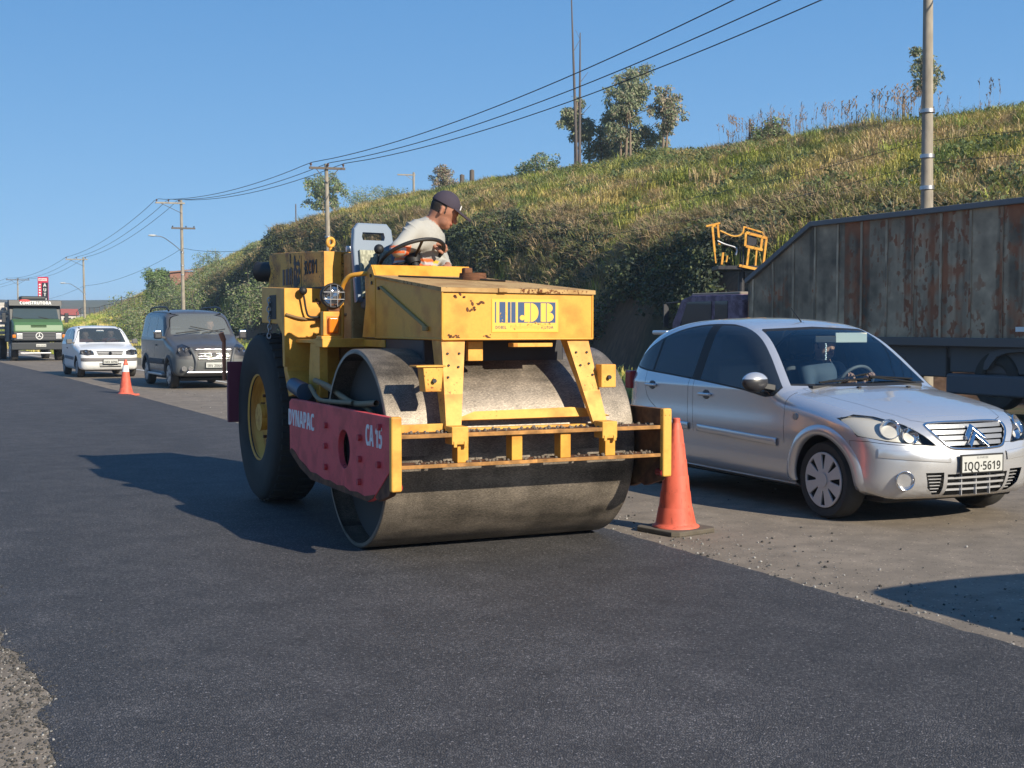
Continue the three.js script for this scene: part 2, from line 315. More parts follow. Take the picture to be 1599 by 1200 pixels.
{
  const [c, b] = aggregate(1536, 250, (q, e, m) => { const v = (q > .965 ? 152 : q > .72 ? 98 + 42 * m : 62 + 50 * q + 26 * m) * (.55 + .45 * e); return [v * 1.02, v * 1.0, v * 1.0]; }, 4);
  const am = std(lin(.72, .71, .72), .70, 0, { map: c, bumpMap: b, bumpScale: .006, vertexColors: true });
  const cols = [[t => EDGE_L(t), .003], [t => EDGE_L(t) + .06, .014], [t => EDGE_L(t) + .2, .030], [t => EDGE_L(t) + .38, .04]]; for (let s = 1; s <= 4; s += .5) cols.push([s, .04]); cols.push([t => EDGE_R(t) - .08, .04], [t => EDGE_R(t) - .03, .034], [EDGE_R, .003]);
  structure('fresh_asphalt', roadStrip(cols, -4, 130, 2.3, (s, t) => { const lane = .22 * (noise2(s * 2.4 + 7, t * .06) - .5) + .10 * (fbm(s * .7 + 3, t * .5, 3) - .5), k = .82 + .30 * fbm(s * 1.3, t * .35, 4) + lane + .08 * (fbm(s * 7, t * 5, 2) - .5); return [k, k, k]; }), am);
  const [c2, b2] = aggregate(1024, 180, (q, e, m) => { const v = 128 + 16 * q * e + 36 * m - (q > .985 ? 50 : 0) + (q < .008 ? 60 : 0); return [v * 1.05, v * 1.0, v * .93]; }, 8);
  const om = std(lin(.58, .545, .51), .9, 0, { map: c2, bumpMap: b2, bumpScale: .0018, vertexColors: true });
  const oc = []; for (let s = -4; s <= 8.4; s += .4) oc.push([s, 0]); oc.push([t => 8.5 + 3.5 * (1 - sstep(12, 26, t)), 0]);
  structure('old_road', roadStrip(oc, -4, 130, 1.7, (s, t) => { const d = fbm(s * .9 + 3, t * .25, 4), e = fbm(s * 5, t * 3, 3), k = .72 + .40 * d + .14 * e; return [k * 1.02, k, k * .97]; }), om);
  structure('road_edge_line', roadStrip([[t => 8.02 - .012 * t, .004], [t => 8.13 - .012 * t, .004]], 22, 100, 1, (s, t) => { const k = .55 + .4 * fbm(s * 30, t * 6, 3); return [k, k, k * .95]; }), std(lin(.8, .8, .78), .8, 0, { vertexColors: true }));
}
// loose stones and crumbs of bitumen along the seams
{
  reseed(21); const g = new THREE.IcosahedronGeometry(1, 0); { const p = g.attributes.position; for (let i = 0; i < p.count; i++) { const k = .75 + .5 * hash2(Math.round(p.getX(i) * 9), Math.round(p.getY(i) * 9 + p.getZ(i) * 40)); p.setXYZ(i, p.getX(i) * k, p.getY(i) * k * .7, p.getZ(i) * k); } g.computeVertexNormals(); }
  const n = 15000, im = new THREE.InstancedMesh(g, std(0xffffff, .9), n), m = new THREE.Matrix4(), q = new THREE.Quaternion(), c = new THREE.Color();
  for (let i = 0; i < n; i++) {
    const k = rnd(); let s, t = rr(1.5, k < .8 ? 16 : 34), r = .003 + .009 * Math.pow(rnd(), 3), dark = rnd() < .5;
    if (k < .14) s = EDGE_R(t) + Math.abs(rr(-1, 1) * rr(0, 1)) * 1.1; else if (k < .9) { t = rr(2.5, 9); s = EDGE_L(t) + (rnd() < .5 ? -1 : 1) * rnd() * rnd() * .7; if (s < EDGE_L(t)) dark = rnd() < .6; else { dark = rnd() < .93; if (s > EDGE_L(t) + .25 && rnd() < .8) s = EDGE_L(t) - rnd() * .5; } r *= .45; if (rnd() < .25) { s = EDGE_L(t) + rr(-.16, .05); r = rr(.003, .008); dark = rnd() < .9; } } else s = rr(4.5, 8.2);
    const p = RW(s, t, r * .4 + (s > EDGE_L(t) && s < 4 ? clamp((s - EDGE_L(t)) / .38) * .04 : 0)); q.setFromEuler(new THREE.Euler(rnd() * 6, rnd() * 6, rnd() * 6)); m.compose(p, q, V(r, r, r)); im.setMatrixAt(i, m);
    const v = dark ? rr(.03, .08) : rr(.14, .34); c.setRGB(v * 1.04, v, v * .94); im.setColorAt(i, c);
  }
  im.name = 'loose_gravel'; im.userData = { kind: 'stuff', label: 'loose stones and bitumen crumbs beside the fresh asphalt seam', category: 'gravel' }; im.castShadow = im.receiveShadow = true; scene.add(im);
}
scene.fog = new THREE.FogExp2(0xc4d6ea, .0005);
// grass on the hill, leafy growth on the cut
function blades(n, h, spread, w, droop) {
  const P = [], N = [];
  for (let i = 0; i < n; i++) {
    const a = rnd() * 6.283, r = spread * Math.sqrt(rnd()) * .5, x = Math.cos(a) * r, z = Math.sin(a) * r, b = rnd() * 6.283, L = h * rr(.55, 1), o = droop * L * rr(.2, 1), ox = Math.cos(b) * o, oz = Math.sin(b) * o, px = Math.sin(b) * w * .5, pz = -Math.cos(b) * w * .5;
    const A = [x - px, -.05, z - pz], B = [x + px, -.05, z + pz], Cc = [x + ox * .35 + px * .8, L * .6, z + oz * .35 + pz * .8], D = [x + ox * .35 - px * .8, L * .6, z + oz * .35 - pz * .8], E = [x + ox, L * (1 - droop * .25), z + oz];
    P.push(...A, ...B, ...Cc, ...A, ...Cc, ...D, ...D, ...Cc, ...E);
  }
  const g = new THREE.BufferGeometry(); g.setAttribute('position', new THREE.Float32BufferAttribute(P, 3)); g.computeVertexNormals(); return g;
}
function leafClump(n, R, size, flat = 1) {
  const P = [];
  for (let i = 0; i < n; i++) {
    const d = V(rr(-1, 1), rr(-1, 1) * flat, rr(-1, 1)); d.normalize().multiplyScalar(R * Math.cbrt(rr(.15, 1))); d.y *= flat;
    const u = V(rr(-1, 1), rr(-1, .6), rr(-1, 1)).normalize(), v = V(rr(-1, 1), rr(-1, 1), rr(-1, 1)).cross(u).normalize(), L = size * rr(.6, 1.2), w = L * .34;
    const a = d, b = d.clone().addScaledVector(u, L), c = d.clone().addScaledVector(u, L * .5).addScaledVector(v, w), e = d.clone().addScaledVector(u, L * .5).addScaledVector(v, -w);
    for (const p of [a, c, b, a, b, e]) P.push(p.x, p.y, p.z);
  }
  const g = new THREE.BufferGeometry(); g.setAttribute('position', new THREE.Float32BufferAttribute(P, 3)); g.computeVertexNormals(); return g;
}
const leafMat = (c, tr = .35) => phys(c, .85, 0, { transmission: tr, thickness: 0, side: THREE.DoubleSide });
function scatter(name, geo, mat, n, pick, label, category) {
  const im = new THREE.InstancedMesh(geo, mat, n), m = new THREE.Matrix4(), q = new THREE.Quaternion(), c = new THREE.Color(); let k = 0;
  for (let i = 0; i < n * 4 && k < n; i++) { const r = pick(); if (!r) continue; q.setFromEuler(new THREE.Euler(r.tx || 0, rnd() * 6.283, r.tz || 0)); m.compose(r.p, q, V(r.k, r.k * (r.ky || 1), r.k)); im.setMatrixAt(k, m); c.setRGB(...r.c); im.setColorAt(k, c); k++; }
  im.count = k; im.name = name; im.userData = { kind: 'stuff', label, category }; im.castShadow = im.receiveShadow = true; scene.add(im); return im;
}
const GREENS = [[.34, .37, .065], [.50, .46, .10], [.57, .46, .16], [.58, .44, .22], [.20, .25, .065]];
function grassColour(s, t) {
  const n = fbm(s * .16 + 11, t * .16, 3), q = fbm(s * .5, t * .5 + 70, 2); let i = n > .56 ? 2 : n > .47 ? 1 : 0; if (q > .60) i = 3; if (q < .36) i = 4; if (rnd() < .25) i = (rnd() * 5) | 0;
  const k = rr(.75, 1.25); return GREENS[i].map(v => v * k);
}
reseed(31);
scatter('hillside_grass', blades(22, .55, .55, .028, .8), leafMat(0xffffff, .3), 60000, () => {
  const t = 14 + 180 * Math.pow(rnd(), 1.25), s = rr(22.5, 40.5); if (s > 44) return null;
  return { p: W(s, t, hillY(s, t) - .06), k: rr(.55, 1.25) * (1 + .004 * t), ky: rr(.7, 1.25), c: grassColour(s, t) };
}, 'sunlit yellow green grass covering the hillside', 'grass');
scatter('verge_grass', blades(14, .4, .5, .03, .7), leafMat(0xffffff, .3), 16000, () => {
  const t = rr(26, 190), s = rr(9, 24); if (t < 118 && s > 20) return null; if (t < 60 && s < 13) return null;
  const c = grassColour(s, t); return { p: W(s - bend(t) * (s < 14 ? 1 : 0), t, hillY(s, t) - .05), k: rr(.6, 1.3) * (1 + .003 * t), c: c.map((v, i) => v * [1.15, 1.25, .9][i]) };
}, 'short bright grass on the bank beside the road', 'grass');
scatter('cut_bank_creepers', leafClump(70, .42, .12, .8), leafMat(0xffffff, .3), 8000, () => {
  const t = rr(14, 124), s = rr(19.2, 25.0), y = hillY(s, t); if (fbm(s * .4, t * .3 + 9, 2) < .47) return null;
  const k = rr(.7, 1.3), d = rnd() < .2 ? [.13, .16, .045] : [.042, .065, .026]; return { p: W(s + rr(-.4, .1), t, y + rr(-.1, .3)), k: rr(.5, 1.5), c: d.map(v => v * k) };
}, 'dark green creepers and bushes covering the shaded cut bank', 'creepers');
scatter('hanging_dry_grass', blades(18, .8, .45, .028, 1.2), leafMat(0xffffff, .3), 9000, () => {
  const t = rr(14, 120), s = rr(22.9, 26.2), y = hillY(s, t); if (fbm(s * .5 + 3, t * .4, 2) < .42) return null;
  const k = rr(.7, 1.3), c = rnd() < .6 ? [.36, .26, .14] : [.20, .20, .06]; return { p: W(s - .2, t, y), k: rr(.5, 1.2), tx: rr(-.5, .5), tz: rr(.1, .9), c: c.map(v => v * k) };
}, 'dry straw grass hanging over the lip of the cut bank', 'grass');
scatter('hillside_shrubs', leafClump(80, .5, .12, .8), leafMat(0xffffff, .3), 2000, () => {
  const t = 14 + 150 * rnd(), s = rr(25, 39); if (fbm(s * .3 + 50, t * .22, 3) < .55) return null;
  const k = rr(.7, 1.2); return { p: W(s, t, hillY(s, t) + .2), k: rr(.6, 1.5), c: (rnd() < .5 ? [.10, .14, .05] : [.15, .20, .055]).map(v => v * k) };
}, 'low dark green shrubs dotted over the grassy hillside', 'shrubs');
scatter('tussock_grass', blades(44, 1.0, .6, .03, 1.05), leafMat(0xffffff, .3), 2600, () => {
  const t = 14 + 150 * Math.pow(rnd(), 1.2), s = rr(24.2, 39); if (fbm(s * .35 + 20, t * .3 + 4, 3) < .47) return null;
  const k = rr(.7, 1.2), c = [[.56, .43, .22], [.34, .38, .07], [.46, .42, .12], [.22, .28, .06]][(rnd() * 4) | 0]; return { p: W(s, t, hillY(s, t) - .08), k: rr(.5, 1.3), ky: rr(.7, 1.2), c: c.map(v => v * k) };
}, 'coarse straw and green tussocks standing out of the hillside grass', 'grass');
// tall seeding grass on the skyline
reseed(35);
scatter('plume_grass', (() => { const P = []; for (let i = 0; i < 9; i++) { const x = rr(-.4, .4), z = rr(-.4, .4), h = rr(1.2, 2.1), lx = rr(-.3, .3), w = .012; P.push(x - w, 0, z, x + w, 0, z, x + lx, h, z); for (let k = 0; k < 7; k++) { const q = .78 + .22 * k / 7, cx = x + lx * q, cy = h * q, a = rr(-.12, .12); P.push(cx, cy, z, cx + a, cy + .14, z + rr(-.08, .08), cx + a * .4, cy + .1, z + .03); } } const g = new THREE.BufferGeometry(); g.setAttribute('position', new THREE.Float32BufferAttribute(P, 3)); g.computeVertexNormals(); return g; })(), leafMat(0xffffff, .3), 50, () => {
  const t = rr(28, 56), s = rr(34, 39); if (fbm(t * .2, 4, 2) < .45) return null; const k = rr(.7, 1.2); return { p: W(s, t, hillY(s, t) - .1), k: rr(.6, 1.15), c: [.24 * k, .17 * k, .12 * k] };
}, 'tall feathery seed stalks along the crest of the hill', 'grass');
// ---------------------------------------------------------------- the road roller (x across, y up, z forward to the camera; drum contact at the origin)
const roller = thing('road_roller', 'yellow single drum road roller with red side plate rolling the fresh asphalt', 'road roller', W(3.36, 7.76, .04), TH);
{
  const R = roller, Y = M.yellow, YW = M.yellowWorn;
  // drum: shell with open ends, recessed end plates
  const speck = dataTex(1024, (u, v, i, j) => { const g = hash2(i >> 1, j >> 1), n = fbm(u * 24, v * 24, 4, 24), s = fbm(u * 5 + 2, v * 40, 3); const tar = clamp((fbm(u * 7 + 4, v * 5, 4) - .52) * 5), band = noise2(3, v * 22) - .5; let k = 140 + 40 * n + 46 * (s - .5) + 24 * band - 46 * tar; if (g > .84) k += 30; else if (g < .2) k -= 28; return [k * 1.06, k, k * .92]; });
  speck.repeat.set(3, 1);
  const drumMat = std(lin(.56, .54, .52), .5, .4, { map: speck });
  const DR = .63, HW = .84, endP = (s, g) => flipX(g, s), drumEnd = std(lin(.07, .065, .06), .9);
  const shell = alongX(lathe([[DR - .03, -HW], [DR - .006, -HW], [DR, -HW + .008], [DR, -HW + .3], [DR, 0], [DR, HW - .3], [DR, HW - .008], [DR - .006, HW], [DR - .03, HW], [DR - .03, HW - .16]], 96)).translate(0, DR, 0);
  const drum = mesh('drum', shell, drumMat, R, 'wide smooth steel drum speckled with grit');
  for (const s of [-1, 1]) {
    mesh('end_plate', endP(s, alongX(lathe([[0, 0], [.20, 0], [.20, .05], [.23, .05], [.23, 0], [DR - .03, 0]].map(([r, y]) => [r, y]), 64)).translate(HW - .13, DR, 0)), drumEnd, drum);
    mesh('hub', alongX(new THREE.CylinderGeometry(.13, .15, .15, 24)).translate(s * (HW - .06), DR, 0), M.darkMetal, drum);
  }
  // side plates of the drum frame
  const plate = shape([[-1.25, .50], [-.98, .41], [-.70, .355], [.50, .355], [.60, .385], [.90, .58], [.90, .885], [-1.20, .885], [-1.26, .86]]);
  plate.holes.push(ringPath2(.122, 28, .03, .63));
  const rp = mesh('side_plate', sideX(plate, -.925, -.885, .004), std(lin(.78, .085, .095), .55, 0, { map: M.redPaint.map }), R, 'red left side plate with white lettering');
  mesh('lower_edge', sideX([[-1.25, .503], [-.98, .412], [-.70, .357], [.50, .357], [.60, .387], [.64, .415], [.44, .382], [.30, .392], [.15, .380], [.02, .398], [-.12, .386], [-.26, .40], [-.40, .392], [-.58, .412], [-.72, .408], [-.86, .445], [-1.0, .47], [-1.12, .515], [-1.2, .53]], -.9285, -.925), M.rust, rp, 'rusty scraped lower edge');
  { const t1 = letters('DYNAPAC', .115, .004, .90), t2 = letters('CA 15', .125, .004, .66), q = g => g.rotateY(-Math.PI / 2); mesh('lettering', join([q(t1).translate(-.925, .752, -.945), q(t2).translate(-.925, .757, .62)]), M.white, rp); }
  for (const [z, y] of [[-.33, .755], [-.34, .62], [-.34, .48], [.37, .73], [.37, .60], [.36, .46], [.74, .82], [.72, .60]]) mesh('bolt', alongX(new THREE.CylinderGeometry(.022, .022, .03, 6)).translate(-.932, y, z), M.redPaint, rp);
  const rp2 = mesh('side_plate', sideX(plate, .885, .925, .004), std(lin(.26, .15, .07), .85, 0, { map: M.rust.map }), R, 'right side plate, brown with rust inside');
  for (const s of [-1, 1]) {
    const e = mesh('end_flange', [box(s * .865, s * .93, .46, .89, .89, .935, .012)], YW, s < 0 ? rp : rp2, 'chipped yellow flange at the front end');
    mesh('marker', alongZ(new THREE.CylinderGeometry(.024, .024, .07, 14)).translate(s * .88, .485, .885), M.redLens, s < 0 ? rp : rp2);
    mesh('foot_gusset', sideX([[.60, .40], [.90, .60], [.90, .47], [.86, .43], [.68, .38]], s * .90 - .02, s * .90 + .02, .003), M.rust, s < 0 ? rp : rp2);
  }
  // front cross member: two flanges, web ribs, scraper
  const cm = mesh('cross_member', [box(-.885, .885, .762, .782, .70, .90, .004)], M.rust, R, 'front cross member caked with grit on top');
  mesh('lower_flange', box(-.885, .885, .588, .606, .74, .905, .004), M.rust, cm);
  mesh('flange_edge', [box(-.87, .87, .760, .784, .9, .908, .003), box(-.87, .87, .586, .608, .905, .912, .003)], std(lin(.62, .36, .12), .8, 0, { map: M.rust.map }), cm);
  for (const x of [-.47, -.12, .205, .515]) mesh('rib', box(x - .035, x + .035, .606, .762, .80, .885, .004), Y, cm);
  mesh('scraper', [bar([-.50, .785, .71], [.62, .785, .71], .02, .05), frontZ([[-.46, .78], [-.30, .835], [.36, .845], [.50, .83], [.62, .78]], 0, .012).rotateX(-.5).translate(0, .15, .37 + .68)], YW, cm, 'rusty yellow scraper leaning on the drum');
  mesh('corner_angle', [box(-.88, -.52, .782, .83, .74, .76, .004)], YW, cm);
  // grit heaped on the flanges
  { reseed(77); const g = []; for (let i = 0; i < 260; i++) { const up = rnd() < .55, r = rr(.004, .013), x = up ? rr(-.8, .86) : rr(-.75, .85), y = (up ? .782 : .606) + r * .5; g.push(new THREE.IcosahedronGeometry(r, 0).rotateX(rnd() * 6).rotateY(rnd() * 6).translate(x, y, up ? rr(.72, .88) : rr(.76, .89))); } const m = mesh('grit', g, std(lin(.16, .13, .10), .95), cm); m.userData.kind = 'stuff'; }
  // front legs
  for (const s of [-1, 1]) {
    const top = [[s * .50, 1.325], [s * .345, 1.325]], x0b = s * .54, x1b = s * .445;
    const g = new THREE.BufferGeometry(), v = (x, y, z) => [x, y, z];
    const T = [v(s * .498, 1.33, .62), v(s * .345, 1.33, .62), v(s * .345, 1.33, .53), v(s * .498, 1.33, .46)], B = [v(x0b, .80, .80), v(x1b, .80, .80), v(x1b, .80, .77), v(x0b, .80, .72)];
    const f = []; const quad = (a, b, c, d) => f.push(...a, ...b, ...c, ...a, ...c, ...d);
    for (let i = 0; i < 4; i++) quad(B[i], B[(i + 1) % 4], T[(i + 1) % 4], T[i]); quad(T[0], T[1], T[2], T[3]); quad(B[3], B[2], B[1], B[0]);
    g.setAttribute('position', new THREE.Float32BufferAttribute(f, 3)); g.computeVertexNormals();
    const leg = mesh('front_leg', boxUV(g), YW, R);
    mesh('foot', [box(s * .445, s * .55, .715, .82, .80, .912, .006), box(s * .455, s * .475, .70, .735, .90, .918, .003), box(s * .52, s * .54, .70, .735, .90, .918, .003)], YW, leg);
    for (const [px, py] of [[.465, 1.24], [.39, 1.24], [.462, 1.17], [.40, 1.16], [.47, 1.10]]) mesh('bolt', alongZ(new THREE.CylinderGeometry(.007, .007, .016, 6)).translate(s * (px + (1.33 - py) * .08), py, .62 + (1.33 - py) * .34 + .003), M.darkMetal, leg);
    const nz = mesh('spray_bracket', s < 0 ? [frontZ([[-.685, 1.165], [-.555, 1.165], [-.57, 1.02], [-.67, 1.02]], .70, .80, .006), box(-.73, -.545, 1.165, 1.175, .69, .81, .003)] : [box(.52, .625, 1.02, 1.165, .68, .76, .006)], YW, R, 'yellow bracket box beside the front leg');
    mesh('nozzle', alongZ(new THREE.CylinderGeometry(.013, .013, .03, 10)).translate(s < 0 ? -.62 : .57, 1.085, s < 0 ? .805 : .765), M.darkMetal, nz);
    mesh('stay', bar([s * .50, 1.12, .60], [s * .60, 1.10, .70], .03), Y, nz); if (s < 0) mesh('lug', box(-.29, -.19, 1.19, 1.31, .50, .54, .004), YW, leg);
  }
  // hood: left side straight, right side running in towards the seat
  const deckY = 1.325, hoodPlan = [[-.5, -.58], [-.5, .64], [.52, .64], [.24, -.58]];
  const hg = new THREE.BufferGeometry(), hp = []; const q4 = (a, b, c, d) => hp.push(...a, ...b, ...c, ...a, ...c, ...d);
  const fl = [-.5, 1.62, .64], fr = [.52, 1.612, .64], rl = [-.5, 1.735, -.58], rrr = [.24, 1.735, -.58], bfl = [-.5, deckY, .64], bfr = [.52, deckY, .64], brl = [-.5, deckY, -.58], brr = [.24, deckY, -.58];
  q4(bfl, bfr, fr, fl); q4(bfr, brr, rrr, fr); q4(brr, brl, rl, rrr); q4(brl, bfl, fl, rl); q4(bfl, brl, brr, bfr);
  hg.setAttribute('position', new THREE.Float32BufferAttribute(hp, 3)); hg.computeVertexNormals();
  const hood = mesh('front_hood', boxUV(hg), Y, R, 'yellow box hood over the drum with a company logo');
  { const lp = []; const off = ([x, y, z], dx, dy, dz) => [x + dx, y + dy, z + dz]; const A = off(fl, -.012, .004, .015), B = off(fr, .014, .004, .015), C = off(rrr, .01, .004, 0), D = off(rl, -.012, .004, 0), d = -.014; const A2 = off(A, 0, d, 0), B2 = off(B, 0, d, 0), C2 = off(C, 0, .012, 0), D2 = off(D, 0, .012, 0), A1 = off(A, 0, .012, 0), B1 = off(B, 0, .012, 0);
    const q = (a, b, c, e) => lp.push(...a, ...b, ...c, ...a, ...c, ...e); q(A1, B1, C2, D2); q(A2, B2, B1, A1); q(B2, off(C, 0, 0, 0), C2, B1); q(off(D, 0, 0, 0), A2, A1, D2);
    const g = new THREE.BufferGeometry(); g.setAttribute('position', new THREE.Float32BufferAttribute(lp, 3)); g.computeVertexNormals();
    const lid = mesh('hood_lid', boxUV(g), M.yellowDusty, hood, 'dusty lid of the hood');
    for (const x of [-.11, .16]) mesh('clip', box(x - .03, x + .03, 1.608, 1.636, .645, .668, .006), M.yellowDusty, lid);
    mesh('seam', [bar([-.40, 1.740, -.40], [.22, 1.705, -.02], .012, .008)], M.black, lid);
  }
  // dash behind the hood, seat side cheek
  mesh('edge_fold', [[bfl, fl], [bfr, fr], [fl, fr], [fl, rl], [fr, rrr], [bfl, bfr], [bfl, brl]].map(([a, b]) => rod(a, b, .007, .007, 8)), Y, hood);
  mesh('dash_panel', [sideX([[-.58, 1.735], [-.66, 1.825], [-.70, 1.825], [-.70, 1.70], [-.58, 1.70]], -.5, .23, .004)], Y, hood, 'bright yellow dash panel');
  mesh('hood_cheek', sideX([[-.58, deckY], [-.58, 1.735], [-.66, 1.825], [-.74, 1.79], [-.80, 1.74], [-.78, 1.56], [-.86, deckY]], -.504, -.488, .002), Y, hood);
  const cap = mesh('filler_cap', [new THREE.CylinderGeometry(.09, .095, .05, 20).translate(.06, 1.735, -.20), box(.03, .09, 1.75, 1.80, -.33, -.27, .01)], M.rust, hood, 'rusty filler cap');
  mesh('stay_rod', [rod([-.507, 1.665, -.45], [-.507, 1.40, .38], .011), box(-.52, -.50, 1.375, 1.405, .35, .42, .006)], std(lin(.3, .22, .08), .7), hood);
  for (const [z, y] of [[-.66, 1.75], [-.64, 1.70], [-.50, 1.66]]) mesh('rivet', alongX(new THREE.CylinderGeometry(.012, .012, .012, 8)).translate(-.506, y, z), M.darkMetal, hood);
  // logo plate on the hood front: 0.45 x 0.19 m
  const logo = canvasTex(640, 300, (c, w, h) => {
    c.fillStyle = '#efb23a'; c.fillRect(0, 0, w, h); c.fillStyle = '#ecb64c'; c.fillRect(14, 14, w - 28, h - 28);
    c.fillStyle = '#2c4a72'; c.fillRect(30, 28, 12, 186); c.fillRect(72, 28, 58, 186); c.fillRect(150, 28, 76, 186); c.fillRect(248, 28, 364, 186);
    c.fillStyle = '#e9bd62'; for (const x of [178, 238]) c.fillRect(x, 28, 6, 186);
    c.fillStyle = '#f0b94a'; c.fillRect(310, 36, 56, 170); c.beginPath(); c.moveTo(372, 36); c.bezierCurveTo(470, 40, 470, 202, 372, 206); c.fill();
    c.fillRect(468, 36, 50, 170); c.beginPath(); c.moveTo(526, 36); c.bezierCurveTo(600, 36, 600, 116, 545, 119); c.bezierCurveTo(616, 122, 610, 206, 526, 206); c.fill();
    c.fillStyle = '#203450'; c.font = 'bold 36px sans-serif'; c.fillText('DOBIL', 32, 268); c.fillText('A LTDA', 470, 268);
    for (let i = 0; i < 60; i++) { c.fillStyle = i % 3 ? '#d9a23a' : '#7a5528'; const x = rr(60, 560), y = x < 160 ? rr(130, 280) : rr(205, 270); c.beginPath(); c.ellipse(x, y, rr(3, 16), rr(2, 7), rr(0, 3), 0, 7); c.fill(); }
    c.fillStyle = '#f0b94a'; c.beginPath(); c.arc(290, 168, 24, 0, 7); c.fill(); c.fillStyle = '#e0ab45'; for (let i = 0; i < 9; i++) c.fillRect(190 + i * 30, 236 + rr(0, 10), 34, 26);
  });
  mesh('logo', new THREE.PlaneGeometry(.455, .205).translate(.05, 1.468, .643), std(0xffffff, .55, 0, { map: logo }), hood);
  { reseed(15); const g = []; for (const [x, y, k] of [[-.40, 1.58, 5], [-.28, 1.55, 3], [-.29, 1.53, 3], [-.31, 1.50, 9], [-.43, 1.335, 14], [-.2, 1.335, 5]]) for (let i = 0; i < k; i++) g.push(new THREE.CircleGeometry(rr(.003, .009), 6).scale(1, rr(.6, 2), 1).rotateZ(rnd() * 3).translate(x + rr(-.035, .05), y + rr(-.006, .018), .6426)); mesh('chips', g, M.rust, hood).userData.kind = 'stuff'; }
  mesh('tow_plate', box(-.03, .24, 1.275, 1.30, .56, .64, .004), YW, hood);
  mesh('under_hood', [box(-.49, .49, 1.16, 1.322, -.50, .30, .01), box(-.06, .06, .99, 1.17, .0, .10, .01)], M.darkMetal, R);
  // deck beam, rear posts of the drum frame
  const deck = mesh('deck', [box(-.80, .80, 1.255, 1.318, -1.02, -.84, .006), box(-.78, .78, 1.28, 1.305, -1.6, -1.0, .004), box(-.5, .5, 1.26, 1.31, -.84, -.4, .004)], Y, R);
  for (const s of [-1, 1]) { mesh('rear_post', [sideX([[-1.23, 1.31], [-.94, 1.31], [-.97, .95], [-1.06, .86], [-1.30, .86], [-1.29, 1.0]], s * .76 - .012, s * .76 + .012, .002), box(s * .76 - .03, s * .76 + .03, .90, 1.30, -.965, -.945, .003)], Y, R); }
  // lamp cluster on the left: indicator, headlamp with guard
  const ind = mesh('indicator', [box(-.775, -.655, 1.335, 1.505, -.97, -.90, .006), box(-.80, -.65, 1.298, 1.335, -.99, -.86, .006)], Y, R);
  mesh('lens', box(-.742, -.672, 1.355, 1.465, -.905, -.868, .012), M.amber, ind);
  mesh('lens_base', box(-.75, -.664, 1.347, 1.473, -.902, -.896, .003), std(lin(.5, .18, .03), .5), ind);
  const hx = -.70, hy = 1.615, hz = -.93;
  const hl = mesh('headlamp', alongZ(lathe([[0, -.10], [.05, -.09], [.085, -.02], [.09, .02], [.085, .035], [.072, .035], [.066, .0]], 28)).translate(hx, hy, hz), M.black, R, 'round black headlamp behind a wire guard');
  mesh('lens', alongZ(lathe([[0, .018], [.04, .012], [.07, 0]], 24)).translate(hx, hy, hz), M.lens, hl);
  mesh('reflector', alongZ(lathe([[.0, -.07], [.03, -.06], [.066, .0]], 24)).translate(hx, hy, hz), M.chrome, hl);
  mesh('guard', [[-.025, 0], [.025, 0]].flatMap(([d]) => [rod([hx + d, hy - .075, hz + .045], [hx + d, hy + .075, hz + .045], .004, .004, 6), rod([hx - .075, hy + d, hz + .045], [hx + .075, hy + d, hz + .045], .004, .004, 6)]), std(lin(.25, .25, .26), .5, .5), hl);
  mesh('bracket', [box(hx - .03, hx + .05, 1.50, 1.56, -.97, -.92, .004), box(hx + .04, hx + .055, 1.49, 1.60, -.97, -.93, .003)], M.rust, hl);
  mesh('handrail', tube([[-.625, 1.31, -.95], [-.625, 1.50, -.95], [-.63, 1.66, -.93], [-.60, 1.745, -.87], [-.54, 1.765, -.80], [-.49, 1.77, -.76]], .017, 40, 10), Y, R);
  // drive motor and hoses
  mesh('drive_motor', alongZ(new THREE.CylinderGeometry(.062, .055, .30, 20)).rotateX(.12).translate(-.86, .955, -1.22), std(lin(.05, .09, .14), .5, .3), R, 'blue grey hydraulic motor');
  for (const [a, b, r] of [[[[-.80, 1.02, -1.02], [-.80, .99, -.7], [-.80, .93, -.35], [-.80, .905, -.1], [-.80, .93, .3]], 0, .02], [[[-.77, 1.0, -1.02], [-.76, .95, -.7], [-.77, .90, -.4], [-.77, .89, 0], [-.79, .80, .35]], 0, .016], [[[-.83, .98, -1.05], [-.84, .90, -.8], [-.84, .90, -.45], [-.82, .91, -.1]], 0, .016]]) mesh('hose', tube(a, r, 36, 8), M.hose, R);
  // middle frame and articulation
  mesh('centre_joint', [box(-.36, .36, .45, 1.05, -1.75, -1.25, .03), rod([0, .35, -1.5], [0, 1.2, -1.5], .12), box(-.86, .86, .50, .95, -1.24, -1.10, .02)], M.darkMetal, R);
  // tanks ahead of the rear wheels
  const tank = [[-1.60, 1.10], [-1.60, 1.685], [-2.28, 1.71], [-2.28, 1.43], [-1.80, 1.42], [-1.67, 1.34], [-1.655, 1.10]];
